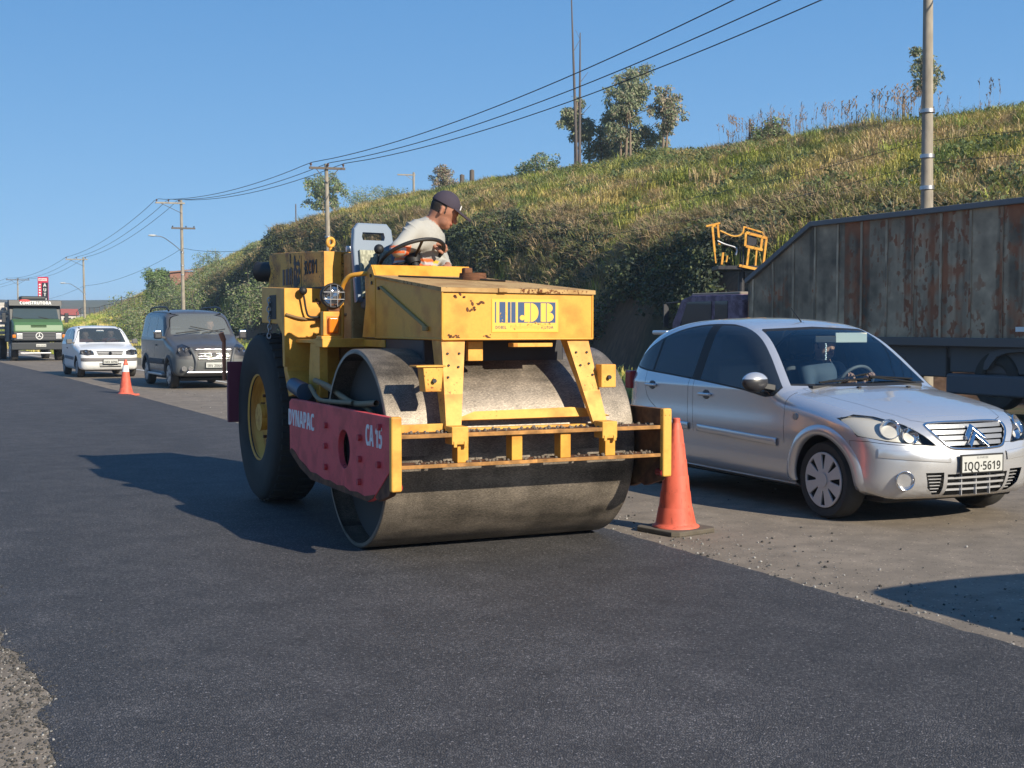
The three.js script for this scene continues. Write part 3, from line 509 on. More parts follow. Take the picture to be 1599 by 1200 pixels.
  for (const s of [-1, 1]) {
    const t = mesh('side_tank', sideX(tank, Math.min(s * .865, s * .44), Math.max(s * .865, s * .44), .006), Y, R, s < 0 ? 'left tank with lever, shaded outer side' : undefined);
    mesh('tank_foot', sideX([[-1.585, 1.10], [-1.585, 1.07], [-1.40, .90], [-1.55, .88], [-1.68, 1.07], [-1.68, 1.10]], Math.min(s * .85, s * .44), Math.max(s * .85, s * .44), .004), Y, t);
    if (s < 0) {
      mesh('recess', box(-.868, -.85, 1.455, 1.64, -2.03, -1.83, .002), M.black, t);
      const ch = []; for (let i = 0; i < 9; i++) ch.push(new THREE.TorusGeometry(.014, .0045, 5, 10).scale(1, 1.5, 1).rotateY(i % 2 ? 1.2 : -.3).translate(-.876 - .004 * Math.sin(i), 1.60 - i * .034, -2.0)); mesh('chain', ch, M.steel, t);
      mesh('lever', [tube([[-.735, 1.655, -1.55], [-.725, 1.60, -1.55], [-.71, 1.52, -1.555], [-.685, 1.475, -1.56], [-.60, 1.47, -1.57]], .008, 30, 8), ball(-.735, 1.665, -1.55, .032)], M.black, t, 'black ball topped lever');
      mesh('cable', tube([[-.855, 1.49, -1.592], [-.74, 1.46, -1.585], [-.60, 1.455, -1.585], [-.40, 1.50, -1.3]], .012, 24, 6), std(lin(.2, .12, .05), .8), t);
      mesh('chips', [0, 1, 2, 3, 4, 5].map(i => new THREE.CircleGeometry(.006 + .005 * (i % 3), 7).translate(-.64 + .02 * i, 1.59 + .012 * Math.sin(i * 2), -1.5935)), M.rust, t).userData.kind = 'stuff';
    }
  }
  // engine cover
  const cover = [[-1.46, 1.69], [-1.46, 1.955], [-1.56, 1.965], [-3.02, 2.02], [-3.08, 2.0], [-3.10, 1.70], [-3.05, 1.69]];
  const ec = mesh('engine_cover', sideX(cover, -.60, .33, .01), std(M.yellow.color, .6, 0, { map: wear(0, .38, [150, 120, 95], .75, 40, [60, 48, 42]) }), R, 'stained yellow engine cover lettered RC01');
  mesh('panel_gap', [box(-.6025, -.595, 1.70, 1.955, -2.075, -2.065, .001), box(-.603, -.58, 1.685, 1.697, -3.06, -1.47, .001)], M.black, ec);
  mesh('cover_front', [box(-.603, -.47, 1.665, 1.957, -1.458, -1.445, .003)], Y, ec);
  mesh('console', box(-.455, .22, 1.30, 1.945, -1.455, -1.26, .02), M.yellowDusty, ec);
  { const q = g => g.rotateY(-Math.PI / 2); mesh('lettering', q(letters('RC01', .105, .003, 1.05)).translate(-.601, 1.855, -1.80), M.black, ec);
    mesh('old_logo', [[0, .05], [.09, .07], [.19, .04], [.26, .025], [.33, .03], [.40, .02]].map(([o, w]) => box(-.6045, -.600, 1.735, 1.865, -2.62 + o, -2.62 + o + w, .001)), std(lin(.16, .12, .11), .8), ec, 'faded remains of a company logo');
    reseed(91); mesh('oil_stains', Array.from({ length: 38 }, (_, i) => new THREE.CircleGeometry(rr(.008, .034), 9).scale(rr(.5, 1.3), rr(.6, 1.7), 1).rotateY(-Math.PI / 2).translate(-.6018 - i * .00004, (i % 2 ? 1.80 : 1.90) + rr(-.07, .05), -2.16 + rr(-.12, .05) - (i % 5 === 0 ? .22 : 0))), std(lin(.04, .035, .035), .6), ec).userData.kind = 'stuff'; }
  mesh('lifting_eye', [new THREE.TorusGeometry(.030, .014, 10, 20).rotateY(.4).translate(-.52, 2.03, -1.55), rod([-.52, 1.95, -1.55], [-.52, 1.99, -1.55], .014)], M.yellowWorn, ec);
  mesh('muffler', [alongZ(new THREE.CylinderGeometry(.085, .085, .22, 18)).rotateY(.5).translate(-.58, 1.87, -3.16), rod([-.60, 1.90, -3.2], [-.66, 1.93, -3.28], .035)], M.black, ec);
  mesh('radiator_cap', alongX(new THREE.CylinderGeometry(.022, .022, .05, 12)).translate(-.42, 1.975, -1.40), M.white, ec);
  mesh('reflector', box(-.36, -.30, 1.945, 2.0, -1.36, -1.30, .01), M.redPaint, ec);
  // rear chassis, counterweight, tail board
  mesh('rear_chassis', [box(-.44, .44, .60, 1.70, -3.05, -1.62, .02), box(-.6, .6, .55, 1.05, -3.35, -3.0, .03), alongX(new THREE.CylinderGeometry(.16, .16, 1.2, 20)).translate(0, .67, -2.35)], M.yellowDusty, R);
  const tb = mesh('tail_board', [box(-1.0, -.84, .60, 1.105, -2.95, -2.90, .006), box(-.98, -.2, .78, .92, -3.05, -2.95, .01)], std(lin(.16, .025, .05), .6), R, 'dark red board behind the rear wheel');
  mesh('marker_post', [rod([-1.025, .95, -2.93], [-1.025, 1.29, -2.93], .016), rod([-1.025, 1.28, -2.93], [-1.05, 1.345, -2.93], .022)], std(lin(.45, .16, .08), .7), tb);
  // rear wheels
  const WR = .675, tread = [];
  const tyreProf = [[.33, -.15], [.36, -.185], [.46, -.20], [.57, -.198], [.63, -.185], [.655, -.16], [WR - .012, -.10], [WR - .01, 0], [WR - .012, .10], [.655, .16], [.63, .185], [.57, .198], [.46, .20], [.36, .185], [.33, .15]];
  for (const s of [-1, 1]) {
    const wh = new THREE.Group(); wh.name = 'rear_wheel'; wh.position.set(s * .715, WR, -2.35); R.add(wh);
    mesh('tyre', alongX(lathe(tyreProf, 72)), M.rubber, wh);
    const lug = []; for (let i = 0; i < 44; i++) for (const e of [-1, 1]) lug.push(box(e * .02, e * .15, WR - .03, WR - .003, -.026, .026, .008).applyMatrix4(new THREE.Matrix4().makeShear(0, e * 0, 0, 0, 0, 0)).rotateX((i + (e > 0 ? .5 : 0)) / 44 * 6.2832)); mesh('tread', lug, M.rubber, wh);
    const rim = mesh('rim', flipX(alongX(lathe([[.33, .16], [.345, .172], [.34, .155], [.315, .13], [.30, .075], [.27, .055], [.14, .05], [.0, .05]], 48)), s), M.yellowWorn, wh);
    mesh('hub', [alongX(new THREE.CylinderGeometry(.095, .11, .13, 24)).translate(s * .10, 0, 0), alongX(new THREE.CylinderGeometry(.15, .15, .03, 28)).translate(s * .07, 0, 0)], M.yellowWorn, rim);
    for (let i = 0; i < 12; i++) mesh('wheel_nut', alongX(new THREE.CylinderGeometry(.014, .014, .05, 6)).translate(s * .08, .19 * Math.cos(i * .5236), .19 * Math.sin(i * .5236)), M.rust, rim);
  }
  // seat
  const seat = mesh('seat', [box(-.40, .14, 1.52, 1.62, -1.24, -.80, .04), box(-.36, .10, 1.30, 1.52, -1.2, -.9, .02)], std(lin(.12, .12, .13), .8), R);
  const back = shape([[-.26, 0], [-.275, .40], [-.25, .54], [-.19, .585], [.19, .585], [.25, .54], [.275, .40], [.26, 0]]);
  back.holes.push(new THREE.Path([[-.15, .44], [-.17, .48], [-.15, .53], [.15, .53], [.17, .48], [.15, .44]].map(p => new THREE.Vector2(...p))));
  mesh('backrest', frontZ(back, -.03, .03, .016).rotateX(-.12).rotateY(.1).scale(.62, 1, 1).translate(-.29, 1.575, -1.20), std(lin(.20, .25, .32), .35), seat, 'pale grey plastic backrest with a slot');
  mesh('back_pad', frontZ([[-.2, .03], [-.21, .38], [.21, .38], [.2, .03]], .028, .06, .012).rotateX(-.12).rotateY(.1).scale(.62, 1, 1).translate(-.29, 1.575, -1.20), std(lin(.50, .50, .42), .8, 0, { map: dataTex(128, (u, v, i, j) => { const k = hash2(i >> 1, j >> 1) > .6 ? 235 : 190; return [k, k, k * .95]; }) }), seat);
  mesh('shift_lever', [rod([-.40, 1.50, -.92], [-.355, 1.93, -.93], .009), ball(-.353, 1.95, -.93, .036)], M.black, R, 'black ball topped drive lever');
  // steering wheel
  const sw = new THREE.Group(); sw.name = 'steering_wheel'; sw.position.set(-.15, 1.895, -.80); sw.rotation.set(1.10, .16, .0); R.add(sw);
  mesh('wheel_rim', new THREE.TorusGeometry(.238, .014, 10, 56), M.black, sw);
  mesh('spokes', [0, 2.09, 4.19].map(a => rod([0, 0, .03], [Math.sin(a) * .234, Math.cos(a) * .234, 0], .010)), M.black, sw);
  mesh('column', [alongZ(new THREE.CylinderGeometry(.045, .06, .06, 18)).translate(0, 0, .03), rod([0, 0, .04], [0, 0, .38], .03)], M.black, sw);
}
// ---------------------------------------------------------------- people: tapered capsules joined smoothly and meshed as one skin
const A3 = a => V(...a);
function capsule(a, b, ra, rb) {
  const ax = a[0], ay = a[1], az = a[2], dx = b[0] - ax, dy = b[1] - ay, dz = b[2] - az, L2 = dx * dx + dy * dy + dz * dz || 1e-9;
  return (x, y, z) => { const t = clamp(((x - ax) * dx + (y - ay) * dy + (z - az) * dz) / L2), qx = x - ax - dx * t, qy = y - ay - dy * t, qz = z - az - dz * t; return Math.sqrt(qx * qx + qy * qy + qz * qz) - (ra + (rb - ra) * t); };
}
function bodyMesh(bones, h, k, colour, relief) {
  const caps = bones.map(b => ({ f: capsule(b.a, b.b, b.ra, b.rb), ...b }));
  const lo = [1e9, 1e9, 1e9], hi = [-1e9, -1e9, -1e9]; for (const b of bones) for (const [p, r] of [[b.a, b.ra], [b.b, b.rb]]) for (let i = 0; i < 3; i++) { lo[i] = Math.min(lo[i], p[i] - r - .03); hi[i] = Math.max(hi[i], p[i] + r + .03); }
  const f = (x, y, z) => { let d = 1e3; for (const c of caps) { const v = c.f(x, y, z); d = d > 1e2 ? v : smin(d, v, c.k ?? k); } return relief && Math.abs(d) < .05 ? d + relief(x, y, z) : d; };
  const g = meshField(f, lo, hi, h, 2), p = g.attributes.position, C = new Float32Array(p.count * 3);
  for (let i = 0; i < p.count; i++) { let best = 1e9, bb; const x = p.getX(i), y = p.getY(i), z = p.getZ(i); for (const c of caps) { const v = c.f(x, y, z); if (v < best) { best = v; bb = c; } } const c = colour(bb, x, y, z); C.set(c, i * 3); }
  g.setAttribute('color', new THREE.BufferAttribute(C, 3)); return g.toNonIndexed();
}
const frame = (pos, fwd, up) => { const z = A3(fwd).normalize(), x = A3(up).cross(z).normalize(), y = z.clone().cross(x); return new THREE.Matrix4().makeBasis(x, y, z).setPosition(A3(pos)); };
// head about the origin (z face, y up), placed by a matrix
function headGeo(m, skin, hair, stubble) {
  const B = (a, b, ra, rb, t, k) => ({ a, b, ra, rb, t, k });
  const bones = [B([0, .035, -.025], [0, .04, .012], .088, .084, 'skull', .05), B([0, -.02, .02], [0, -.06, .045], .066, .045, 'face', .05), B([-.03, -.065, .035], [.03, -.065, .035], .032, .032, 'jaw', .03), B([0, -.085, .066], [0, -.085, .07], .022, .02, 'jaw', .02),
    B([0, .008, .088], [0, -.028, .108], .010, .015, 'face', .012), B([-.035, .022, .083], [.035, .022, .083], .013, .013, 'face', .015), B([-.016, -.056, .090], [.016, -.056, .090], .010, .010, 'lip', .008),
    B([-.086, .012, -.008], [-.09, -.025, -.004], .015, .010, 'face', .006), B([.086, .012, -.008], [.09, -.025, -.004], .015, .010, 'face', .006), B([0, -.03, -.03], [0, -.13, -.03], .055, .058, 'neck', .04)];
  return bodyMesh(bones, .0065, .02, (b, x, y, z) => b.t === 'lip' ? [skin[0] * .8, skin[1] * .55, skin[2] * .55] : (b.t === 'skull' && (z < .02 - (y - .02) * .2 && y > -.03 || y > .085)) ? hair : (b.t === 'jaw' && stubble) ? skin.map(v => v * .8) : skin).applyMatrix4(m);
}
// right or left hand: fingers along z, palm facing -y; curl in radians per joint
function handGeo(m, skin, side, curl) {
  const bones = [{ a: [-.028, 0, .0], b: [-.026, 0, .065], ra: .016, rb: .015, t: 's' }, { a: [.0, .002, -.01], b: [.0, .002, .07], ra: .018, rb: .016, t: 's' }, { a: [.026, 0, 0], b: [.026, 0, .062], ra: .016, rb: .014, t: 's' }, { a: [0, 0, -.06], b: [0, 0, 0], ra: .026, rb: .024, t: 's' }];
  const F = [[-.032, .068, .072, .0095], [-.011, .074, .082, .0095], [.011, .072, .076, .009], [.030, .064, .060, .008]];
  for (const [x, z, L, r] of F) { let p = [x, 0, z], a = curl * .6; for (let i = 0; i < 3; i++) { const l = L * [.45, .32, .23][i], q = [p[0] + (x * .12) * l, p[1] - Math.sin(a) * l, p[2] + Math.cos(a) * l]; bones.push({ a: p, b: q, ra: r * (1 - .08 * i), rb: r * (.95 - .1 * i), t: 's', k: .006 }); p = q; a += curl; } }
  let p = [-.034, -.006, .005]; for (const d of [[-.030, -.012, .028], [-.014, -.016, .026], [-.002, -.012, .022]]) { const q = p.map((v, i) => v + d[i]); bones.push({ a: p, b: q, ra: .0125, rb: .0105, t: 's', k: .008 }); p = q; }
  let g = bodyMesh(bones, .0045, .014, () => skin); if (side < 0) g = mirrorX(g); return g.applyMatrix4(m);
}
const skinMat = std(0xffffff, .75, 0, { vertexColors: true });
function limbs(j, rad) { // bones of a body from named joints
  const B = (a, b, ra, rb, t, k) => ({ a: j[a] || a, b: j[b] || b, ra, rb, t, k });
  const mid = (a, b, t = .5) => j[a].map((v, i) => lerp(v, j[b][i], t));
  const L = [B(mid('hipL', 'hipR'), 'belly', .135, .14, 'shirt', .07), B('belly', 'chest', .14, .145, 'shirt', .08), B(mid('shL', 'chest', .45), mid('shR', 'chest', .45), .105, .105, 'shirt', .08), B('chest', 'neck', .11, .062, 'shirt', .05), B('neck', 'head', .058, .055, 'skin', .03),
    B('hipL', 'hipR', .125, .125, 'pants', .06)];
  for (const s of ['L', 'R']) { L.push(B('sh' + s, 'el' + s, .066, .050, 'shirt', .04), B('el' + s, 'wr' + s, .049, .034, 'sleeve' + s, .03), B('hip' + s, 'kn' + s, .098, .070, 'pants', .05), B('kn' + s, 'an' + s, .066, .046, 'pants', .04), B('an' + s, 'to' + s, .045, .036, 'shoe', .03)); }
  return L;
}
const C_SKIN = [.36, .165, .105], C_HAIR = [.02, .016, .014];
{
  const j = { hipL: [.02, 1.70, -1.10], hipR: [-.17, 1.70, -1.00], belly: [-.05, 1.83, -1.0], chest: [-.015, 2.015, -.925], neck: [.03, 2.13, -.885], head: [.075, 2.195, -.86], shR: [-.125, 2.085, -.80], shL: [.105, 2.07, -1.04], elR: [-.285, 1.945, -.72], wrR: [-.065, 1.985, -.80], elL: [.17, 1.85, -1.02], wrL: [.10, 1.82, -.80], knR: [-.36, 1.74, -.72], knL: [.16, 1.70, -.72], anR: [-.36, 1.37, -.66], anL: [.16, 1.37, -.66], toR: [-.37, 1.345, -.52], toL: [.17, 1.345, -.52] };
  const SH = [.36, .355, .33], OR = [.80, .16, .04], YE = [.85, .52, .05], GR = [.5, .5, .5];
  const body = bodyMesh(limbs(j), .011, .04, (b, x, y, z) => {
    if (b.t === 'skin') return C_SKIN; if (b.t === 'pants') return [.035, .045, .06]; if (b.t === 'shoe') return [.02, .018, .016];
    if (b.t.startsWith('sleeve') || b.t === 'shirt') {
      if (b.a === j.shR || b.a === j.elR) { const q = b.a === j.elR ? clamp((x + .285) / .22) : -1; if (q >= 0 && q < .14) return OR; if (q > .22 && q < .40) return OR; if (q >= .14 && q <= .22) return GR; }
      if (b.a === j.shR && y < 1.965 && y > 1.91) return y < 1.926 || y > 1.945 ? OR : GR; if (b.a === j.shR) return SH;
      const w = y - 1.835 - .10 * (x + .05) * -1; if (b.t === 'shirt' && w > -.012 && w < .05) { if (w < .01) return x > .02 ? YE : OR; if (w < .028) return GR; return x > .02 ? YE : OR; }
    }
    return SH.map(v => v * (.93 + .14 * noise2(x * 130 + z * 90, y * 160)));
  }, (x, y, z) => { const n = noise2(x * 9 + 3, y * 9 + z * 7), q = noise2(x * 5 + z * 11, y * 6 + 8), fold = 1 - Math.abs(Math.sin(24 * (y * .8 + x * .9 - z * .5) + 6 * n)); return y > 2.16 ? 0 : -.022 * fold * fold * clamp((q - .25) * 2.2) + .006 * (n - .5); });
  const hm = frame([.105, 2.225, -.83], [.80, -.50, .42], [.45, 1, .2]);
  const head = headGeo(hm, C_SKIN, C_HAIR, true);
  const hR = handGeo(frame([.005, 2.005, -.825], [.85, -.1, .25], [-.1, 1, .35]), C_SKIN, 1, .75), hL = handGeo(frame([.10, 1.82, -.74], [-.3, -.3, .9], [.2, .9, .3]), C_SKIN, -1, .6);
  const g = mergeGeometries([body, head, hR, hL].map(q => { q.deleteAttribute('uv'); return q; }));
  const p = thing('person', 'operator in grey long sleeved shirt and dark cap steering the roller', 'person', W(3.36, 7.76, .04), TH);
  mesh('body', g, std(0xffffff, .8, 0, { vertexColors: true }), p);
  // cap
  const capM = std(lin(.045, .036, .055), .9);
  const crown = new THREE.SphereGeometry(.104, 28, 14, 0, 6.283, 0, Math.PI * .5).scale(.95, 1.02, 1.04).rotateX(.0).translate(0, .045, -.012);
  const brim = new THREE.CylinderGeometry(.094, .096, .014, 28, 1, false, -1.5, 3.0).scale(.98, 1, 1.5).rotateX(.16).translate(0, .054, .062);
  const cap = mesh('cap', join([crown, brim, new THREE.SphereGeometry(.009, 8, 6).translate(0, .14, -.012)]).applyMatrix4(hm), capM, p, 'dark baseball cap with a pale emblem');
  mesh('emblem', join([bar([-.018, .065, .098], [-.012, .092, .094], .006, .004), bar([0, .065, .1], [.004, .098, .093], .006, .004), bar([.018, .066, .098], [.018, .09, .094], .006, .004), bar([-.02, .065, .099], [.02, .066, .099], .006, .004)]).applyMatrix4(hm), M.white, cap);
  for (const s of [-1, 1]) mesh('eye', ball(s * .032, .008, .080, .0095, 10, 8).applyMatrix4(hm), std(lin(.08, .06, .05), .3), p);
}
// someone seated at the wheel of a car; y of the seat, facing +z in the car's frame
function driver(parentPos, yaw, at, label, shirt, hairC = C_HAIR, sc = 1) {
  const p = thing('person', label, 'person', parentPos, yaw), q = (x, y, z) => [at[0] + x * sc, at[1] + y * sc, at[2] + z * sc];
  const j = { hipL: q(.09, .08, 0), hipR: q(-.09, .08, 0), belly: q(0, .22, -.03), chest: q(0, .42, -.07), neck: q(0, .56, -.07), head: q(0, .63, -.05), shL: q(.18, .50, -.07), shR: q(-.18, .50, -.07), elL: q(.25, .29, .10), elR: q(-.25, .29, .10), wrL: q(.15, .40, .33), wrR: q(-.15, .40, .33), knL: q(.12, .14, .42), knR: q(-.12, .14, .42), anL: q(.12, -.22, .62), anR: q(-.12, -.22, .62), toL: q(.12, -.24, .74), toR: q(-.12, -.24, .74) };
  const body = bodyMesh(limbs(j), .016, .04, b => b.t === 'skin' || b.t.startsWith('sleeve') ? [.42, .22, .15] : b.t === 'pants' ? [.03, .03, .05] : b.t === 'shoe' ? [.02, .02, .02] : shirt);
  const sk = [.42, .22, .15], hd = headGeo(frame(q(0, .70, -.03), [0, -.05, 1], [0, 1, 0]), sk, hairC), h1 = handGeo(frame(q(.14, .425, .37), [-.35, .5, .6], [-.2, .6, -.6]), sk, 1, .8), h2 = handGeo(frame(q(-.14, .425, .37), [.35, .5, .6], [.2, .6, -.6]), sk, -1, .8);
  mesh('body', mergeGeometries([body, hd, h1, h2].map(g => { g.deleteAttribute('uv'); return g; })), skinMat, p); return p;
}
// ---------------------------------------------------------------- cars: one smooth body field per car, then doors, panes and lamps cut out of its skin
function makeWheel(parent, x, y, z, R, w, rimR, style, rimMat) {
  const s = Math.sign(x), g = new THREE.Group(); g.name = 'wheel'; g.position.set(x, y, z); parent.add(g);
  const h = w / 2; mesh('tyre', alongX(lathe([[rimR - .01, -h * .8], [rimR + .02, -h * .98], [rimR + .06, -h * 1.02], [R - .03, -h * .96], [R - .006, -h * .75], [R, -h * .3], [R, h * .3], [R - .006, h * .75], [R - .03, h * .96], [rimR + .06, h * 1.02], [rimR + .02, h * .98], [rimR - .01, h * .8]], 48)), M.rubber, g);
  const rim = mesh('rim', flipX(alongX(lathe([[rimR, h * .95], [rimR - .012, h * .9], [rimR - .02, h * .3], [rimR - .025, -h * .4], [0, -h * .4]], 40)), s), std(lin(.06, .06, .065), .6, .3), g);
  const n = style === 'eight' ? 8 : style === 'five' ? 5 : 7, sh = new THREE.Shape(Array.from({ length: 48 }, (_, i) => new THREE.Vector2((rimR - .004) * Math.cos(i / 48 * 2 * Math.PI), (rimR - .004) * Math.sin(i / 48 * 2 * Math.PI))));
  for (let i = 0; i < n; i++) { const a = i / n * 6.2832, w0 = .20 * 8 / n, w1 = .36 * 8 / n * .62, r0 = rimR * .40, r1 = rimR * .90, hp = new THREE.Path(); const P = [[r0, a - w0 * .35], [r1, a - w1 * .6], [r1, a], [r1, a + w1 * .6], [r0, a + w0 * .35]].map(([r, b]) => new THREE.Vector2(r * Math.cos(b), r * Math.sin(b))); hp.setFromPoints(P.reverse()); sh.holes.push(hp); }
  const hub = extrude(sh, .016, .003, 24).rotateY(Math.PI / 2 * s).translate(s * (h * .88), 0, 0);
  mesh('hubcap', [hub, alongX(new THREE.CylinderGeometry(rimR * .22, rimR * .26, .014, 20)).translate(s * (h * .88 + .018), 0, 0)], rimMat, g);
  return g;
}
function carField(sp) {
  const D = polyDist(spline2(sp.profile, 3)), k = sp.k || .1;
  return (x, y, z) => { const ax = Math.abs(x), q = ax * ax / .5625; const zz = z + sp.sweepF * q * sstep(sp.zF, sp.zF + 1.4, z) - sp.sweepR * q * sstep(sp.zR, sp.zR - .9, z), yy = y + sp.crown * q * sstep(.55, 1.0, y); return smax(D(zz, yy), (ax - sp.W(z, y)) * .96, k); };
}
function probe(f) {
  const go = (fn, a, b) => { const n = 90; let p = a; for (let i = 1; i <= n; i++) { const q = a + (b - a) * i / n; if (fn(q) < 0) { let lo = p, hi = q; for (let k = 0; k < 18; k++) { const m = (lo + hi) / 2; fn(m) < 0 ? hi = m : lo = m; } return (lo + hi) / 2; } p = q; } return b; };
  return { X: (z, y) => go(x => f(x, y, z), 1.2, 0), Z: (x, y) => go(z => f(x, y, z), 1.6, -1), Y: (x, z) => go(y => f(x, y, z), 2.4, .1), ZR: (x, y) => go(z => f(x, y, z), -5.5, -1) };
}
const leanX = (g, s) => { const p = g.attributes.position; for (let i = 0; i < p.count; i++) p.setX(i, p.getX(i) - s * .36 * (p.getY(i) - .93)); return g; };
const sideTool = (poly, s, x0 = .76) => leanX(toolX(poly, s < 0 ? -1.6 : x0, s < 0 ? -x0 : 1.6), s);
const bothX = (poly, fn) => [-1, 1].forEach(s => fn(s, sideTool(poly, s)));
const archTool = (z, y, r) => [-1, 1].map(s => alongX(new THREE.CylinderGeometry(r, r, .8, 48)).translate(s * .85, y, z));
// a flat band of skin following the side of the car along a (z,y) path
function sideBand(pr, path, s, w, out, name, mat, parent) {
  const c = new THREE.CatmullRomCurve3(path.map(p => V(0, p[1], p[0]))), n = 40, P = [], I = [];
  for (let i = 0; i <= n; i++) { const p = c.getPoint(i / n), tg = c.getTangent(i / n), ny = tg.z, nz = -tg.y; for (const [d, o] of [[-.5, 0], [-.42, out], [.42, out], [.5, 0]]) { const y = p.y + ny * d * w, z = p.z + nz * d * w; P.push(s * (pr.X(z, y) + o + .001), y, z); } }
  for (let i = 0; i < n; i++) for (let k = 0; k < 3; k++) { const a = i * 4 + k; I.push(a, a + 1, a + 4, a + 1, a + 5, a + 4); }
  const g = new THREE.BufferGeometry(); g.setAttribute('position', new THREE.Float32BufferAttribute(P, 3)); g.setIndex(I); g.computeVertexNormals(); return mesh(name, g, mat, parent);
}
// lip round a wheel opening
function archLip(pr, zc, yc, r, w, s, out, mat, parent) {
  const P = [], I = [], n = 36; for (let i = 0; i <= n; i++) { const a = -.12 + (Math.PI + .24) * i / n; for (const [rr_, o] of [[r - .004, -.03], [r, out], [r + w * .55, out], [r + w, .0]]) { const y = yc + rr_ * Math.sin(a), z = zc + rr_ * Math.cos(a); P.push(s * (pr.X(z, Math.max(y, .22)) + o + .001), y, z); } }
  for (let i = 0; i < n; i++) for (let k = 0; k < 3; k++) { const a = i * 4 + k; I.push(a, a + 1, a + 4, a + 1, a + 5, a + 4); }
  const g = new THREE.BufferGeometry(); g.setAttribute('position', new THREE.Float32BufferAttribute(P, 3)); g.setIndex(I); g.computeVertexNormals(); return mesh('arch_lip', g, mat, parent);
}
const plateTex = (big, small) => canvasTex(400, 130, (c, w, h) => { c.fillStyle = '#b9bab6'; c.fillRect(0, 0, w, h); c.strokeStyle = '#2b2b2b'; c.lineWidth = 6; c.strokeRect(3, 3, w - 6, h - 6); c.fillStyle = '#1c1c1c'; c.textAlign = 'center'; if (small) { c.font = '22px sans-serif'; c.fillText(small, w / 2, 28); } c.font = 'bold 88px sans-serif'; c.save(); c.translate(w / 2, 112); c.scale(.92, 1); c.fillText(big, 0, 0); c.restore(); });
const numberPlate = (parent, big, small, z, y, x = 0) => { const p = mesh('number_plate', box(x - .205, x + .205, y - .07, y + .07, z - .012, z, .004), M.black, parent); mesh('plate_face', new THREE.PlaneGeometry(.395, .128).translate(x, y, z + .0015), std(0xffffff, .5, 0, { map: plateTex(big, small) }), p); return p; };
function cabin(parent, zDash, yDash, zSeat, ySeat, wid, side = 1, wheelAt) {
  mesh('dashboard', [box(-wid, wid, yDash - .25, yDash, zDash - .28, zDash + .12, .06)], M.interior, parent);
  for (const s of [-1, 1]) { const st = mesh('front_seat', [box(s * .37 - .24, s * .37 + .24, ySeat - .14, ySeat, zSeat - .25, zSeat + .25, .05), box(s * .37 - .23, s * .37 + .23, ySeat - .05, ySeat + .58, zSeat - .36, zSeat - .24, .05)], M.seatGrey, parent); mesh('headrest', box(s * .37 - .13, s * .37 + .13, ySeat + .62, ySeat + .80, zSeat - .38, zSeat - .29, .04), M.seatGrey, st); }
  mesh('rear_seat', [box(-wid + .08, wid - .08, ySeat - .1, ySeat + .02, zSeat - 1.1, zSeat - .65, .05), box(-wid + .08, wid - .08, ySeat, ySeat + .55, zSeat - 1.25, zSeat - 1.1, .05)], M.seatGrey, parent);
  mesh('floor', box(-wid, wid, .26, .30, zSeat - 1.3, zDash + .1, .01), M.interior, parent);
  const sw = mesh('steering_wheel', [new THREE.TorusGeometry(.185, .015, 8, 32).rotateX(.42).translate(...wheelAt), rod(wheelAt, [wheelAt[0], wheelAt[1] - .12, wheelAt[2] + .3], .03), rod([wheelAt[0] - .17, wheelAt[1], wheelAt[2]], [wheelAt[0] + .17, wheelAt[1], wheelAt[2]], .014)], std(lin(.10, .10, .10), .6), parent);
}
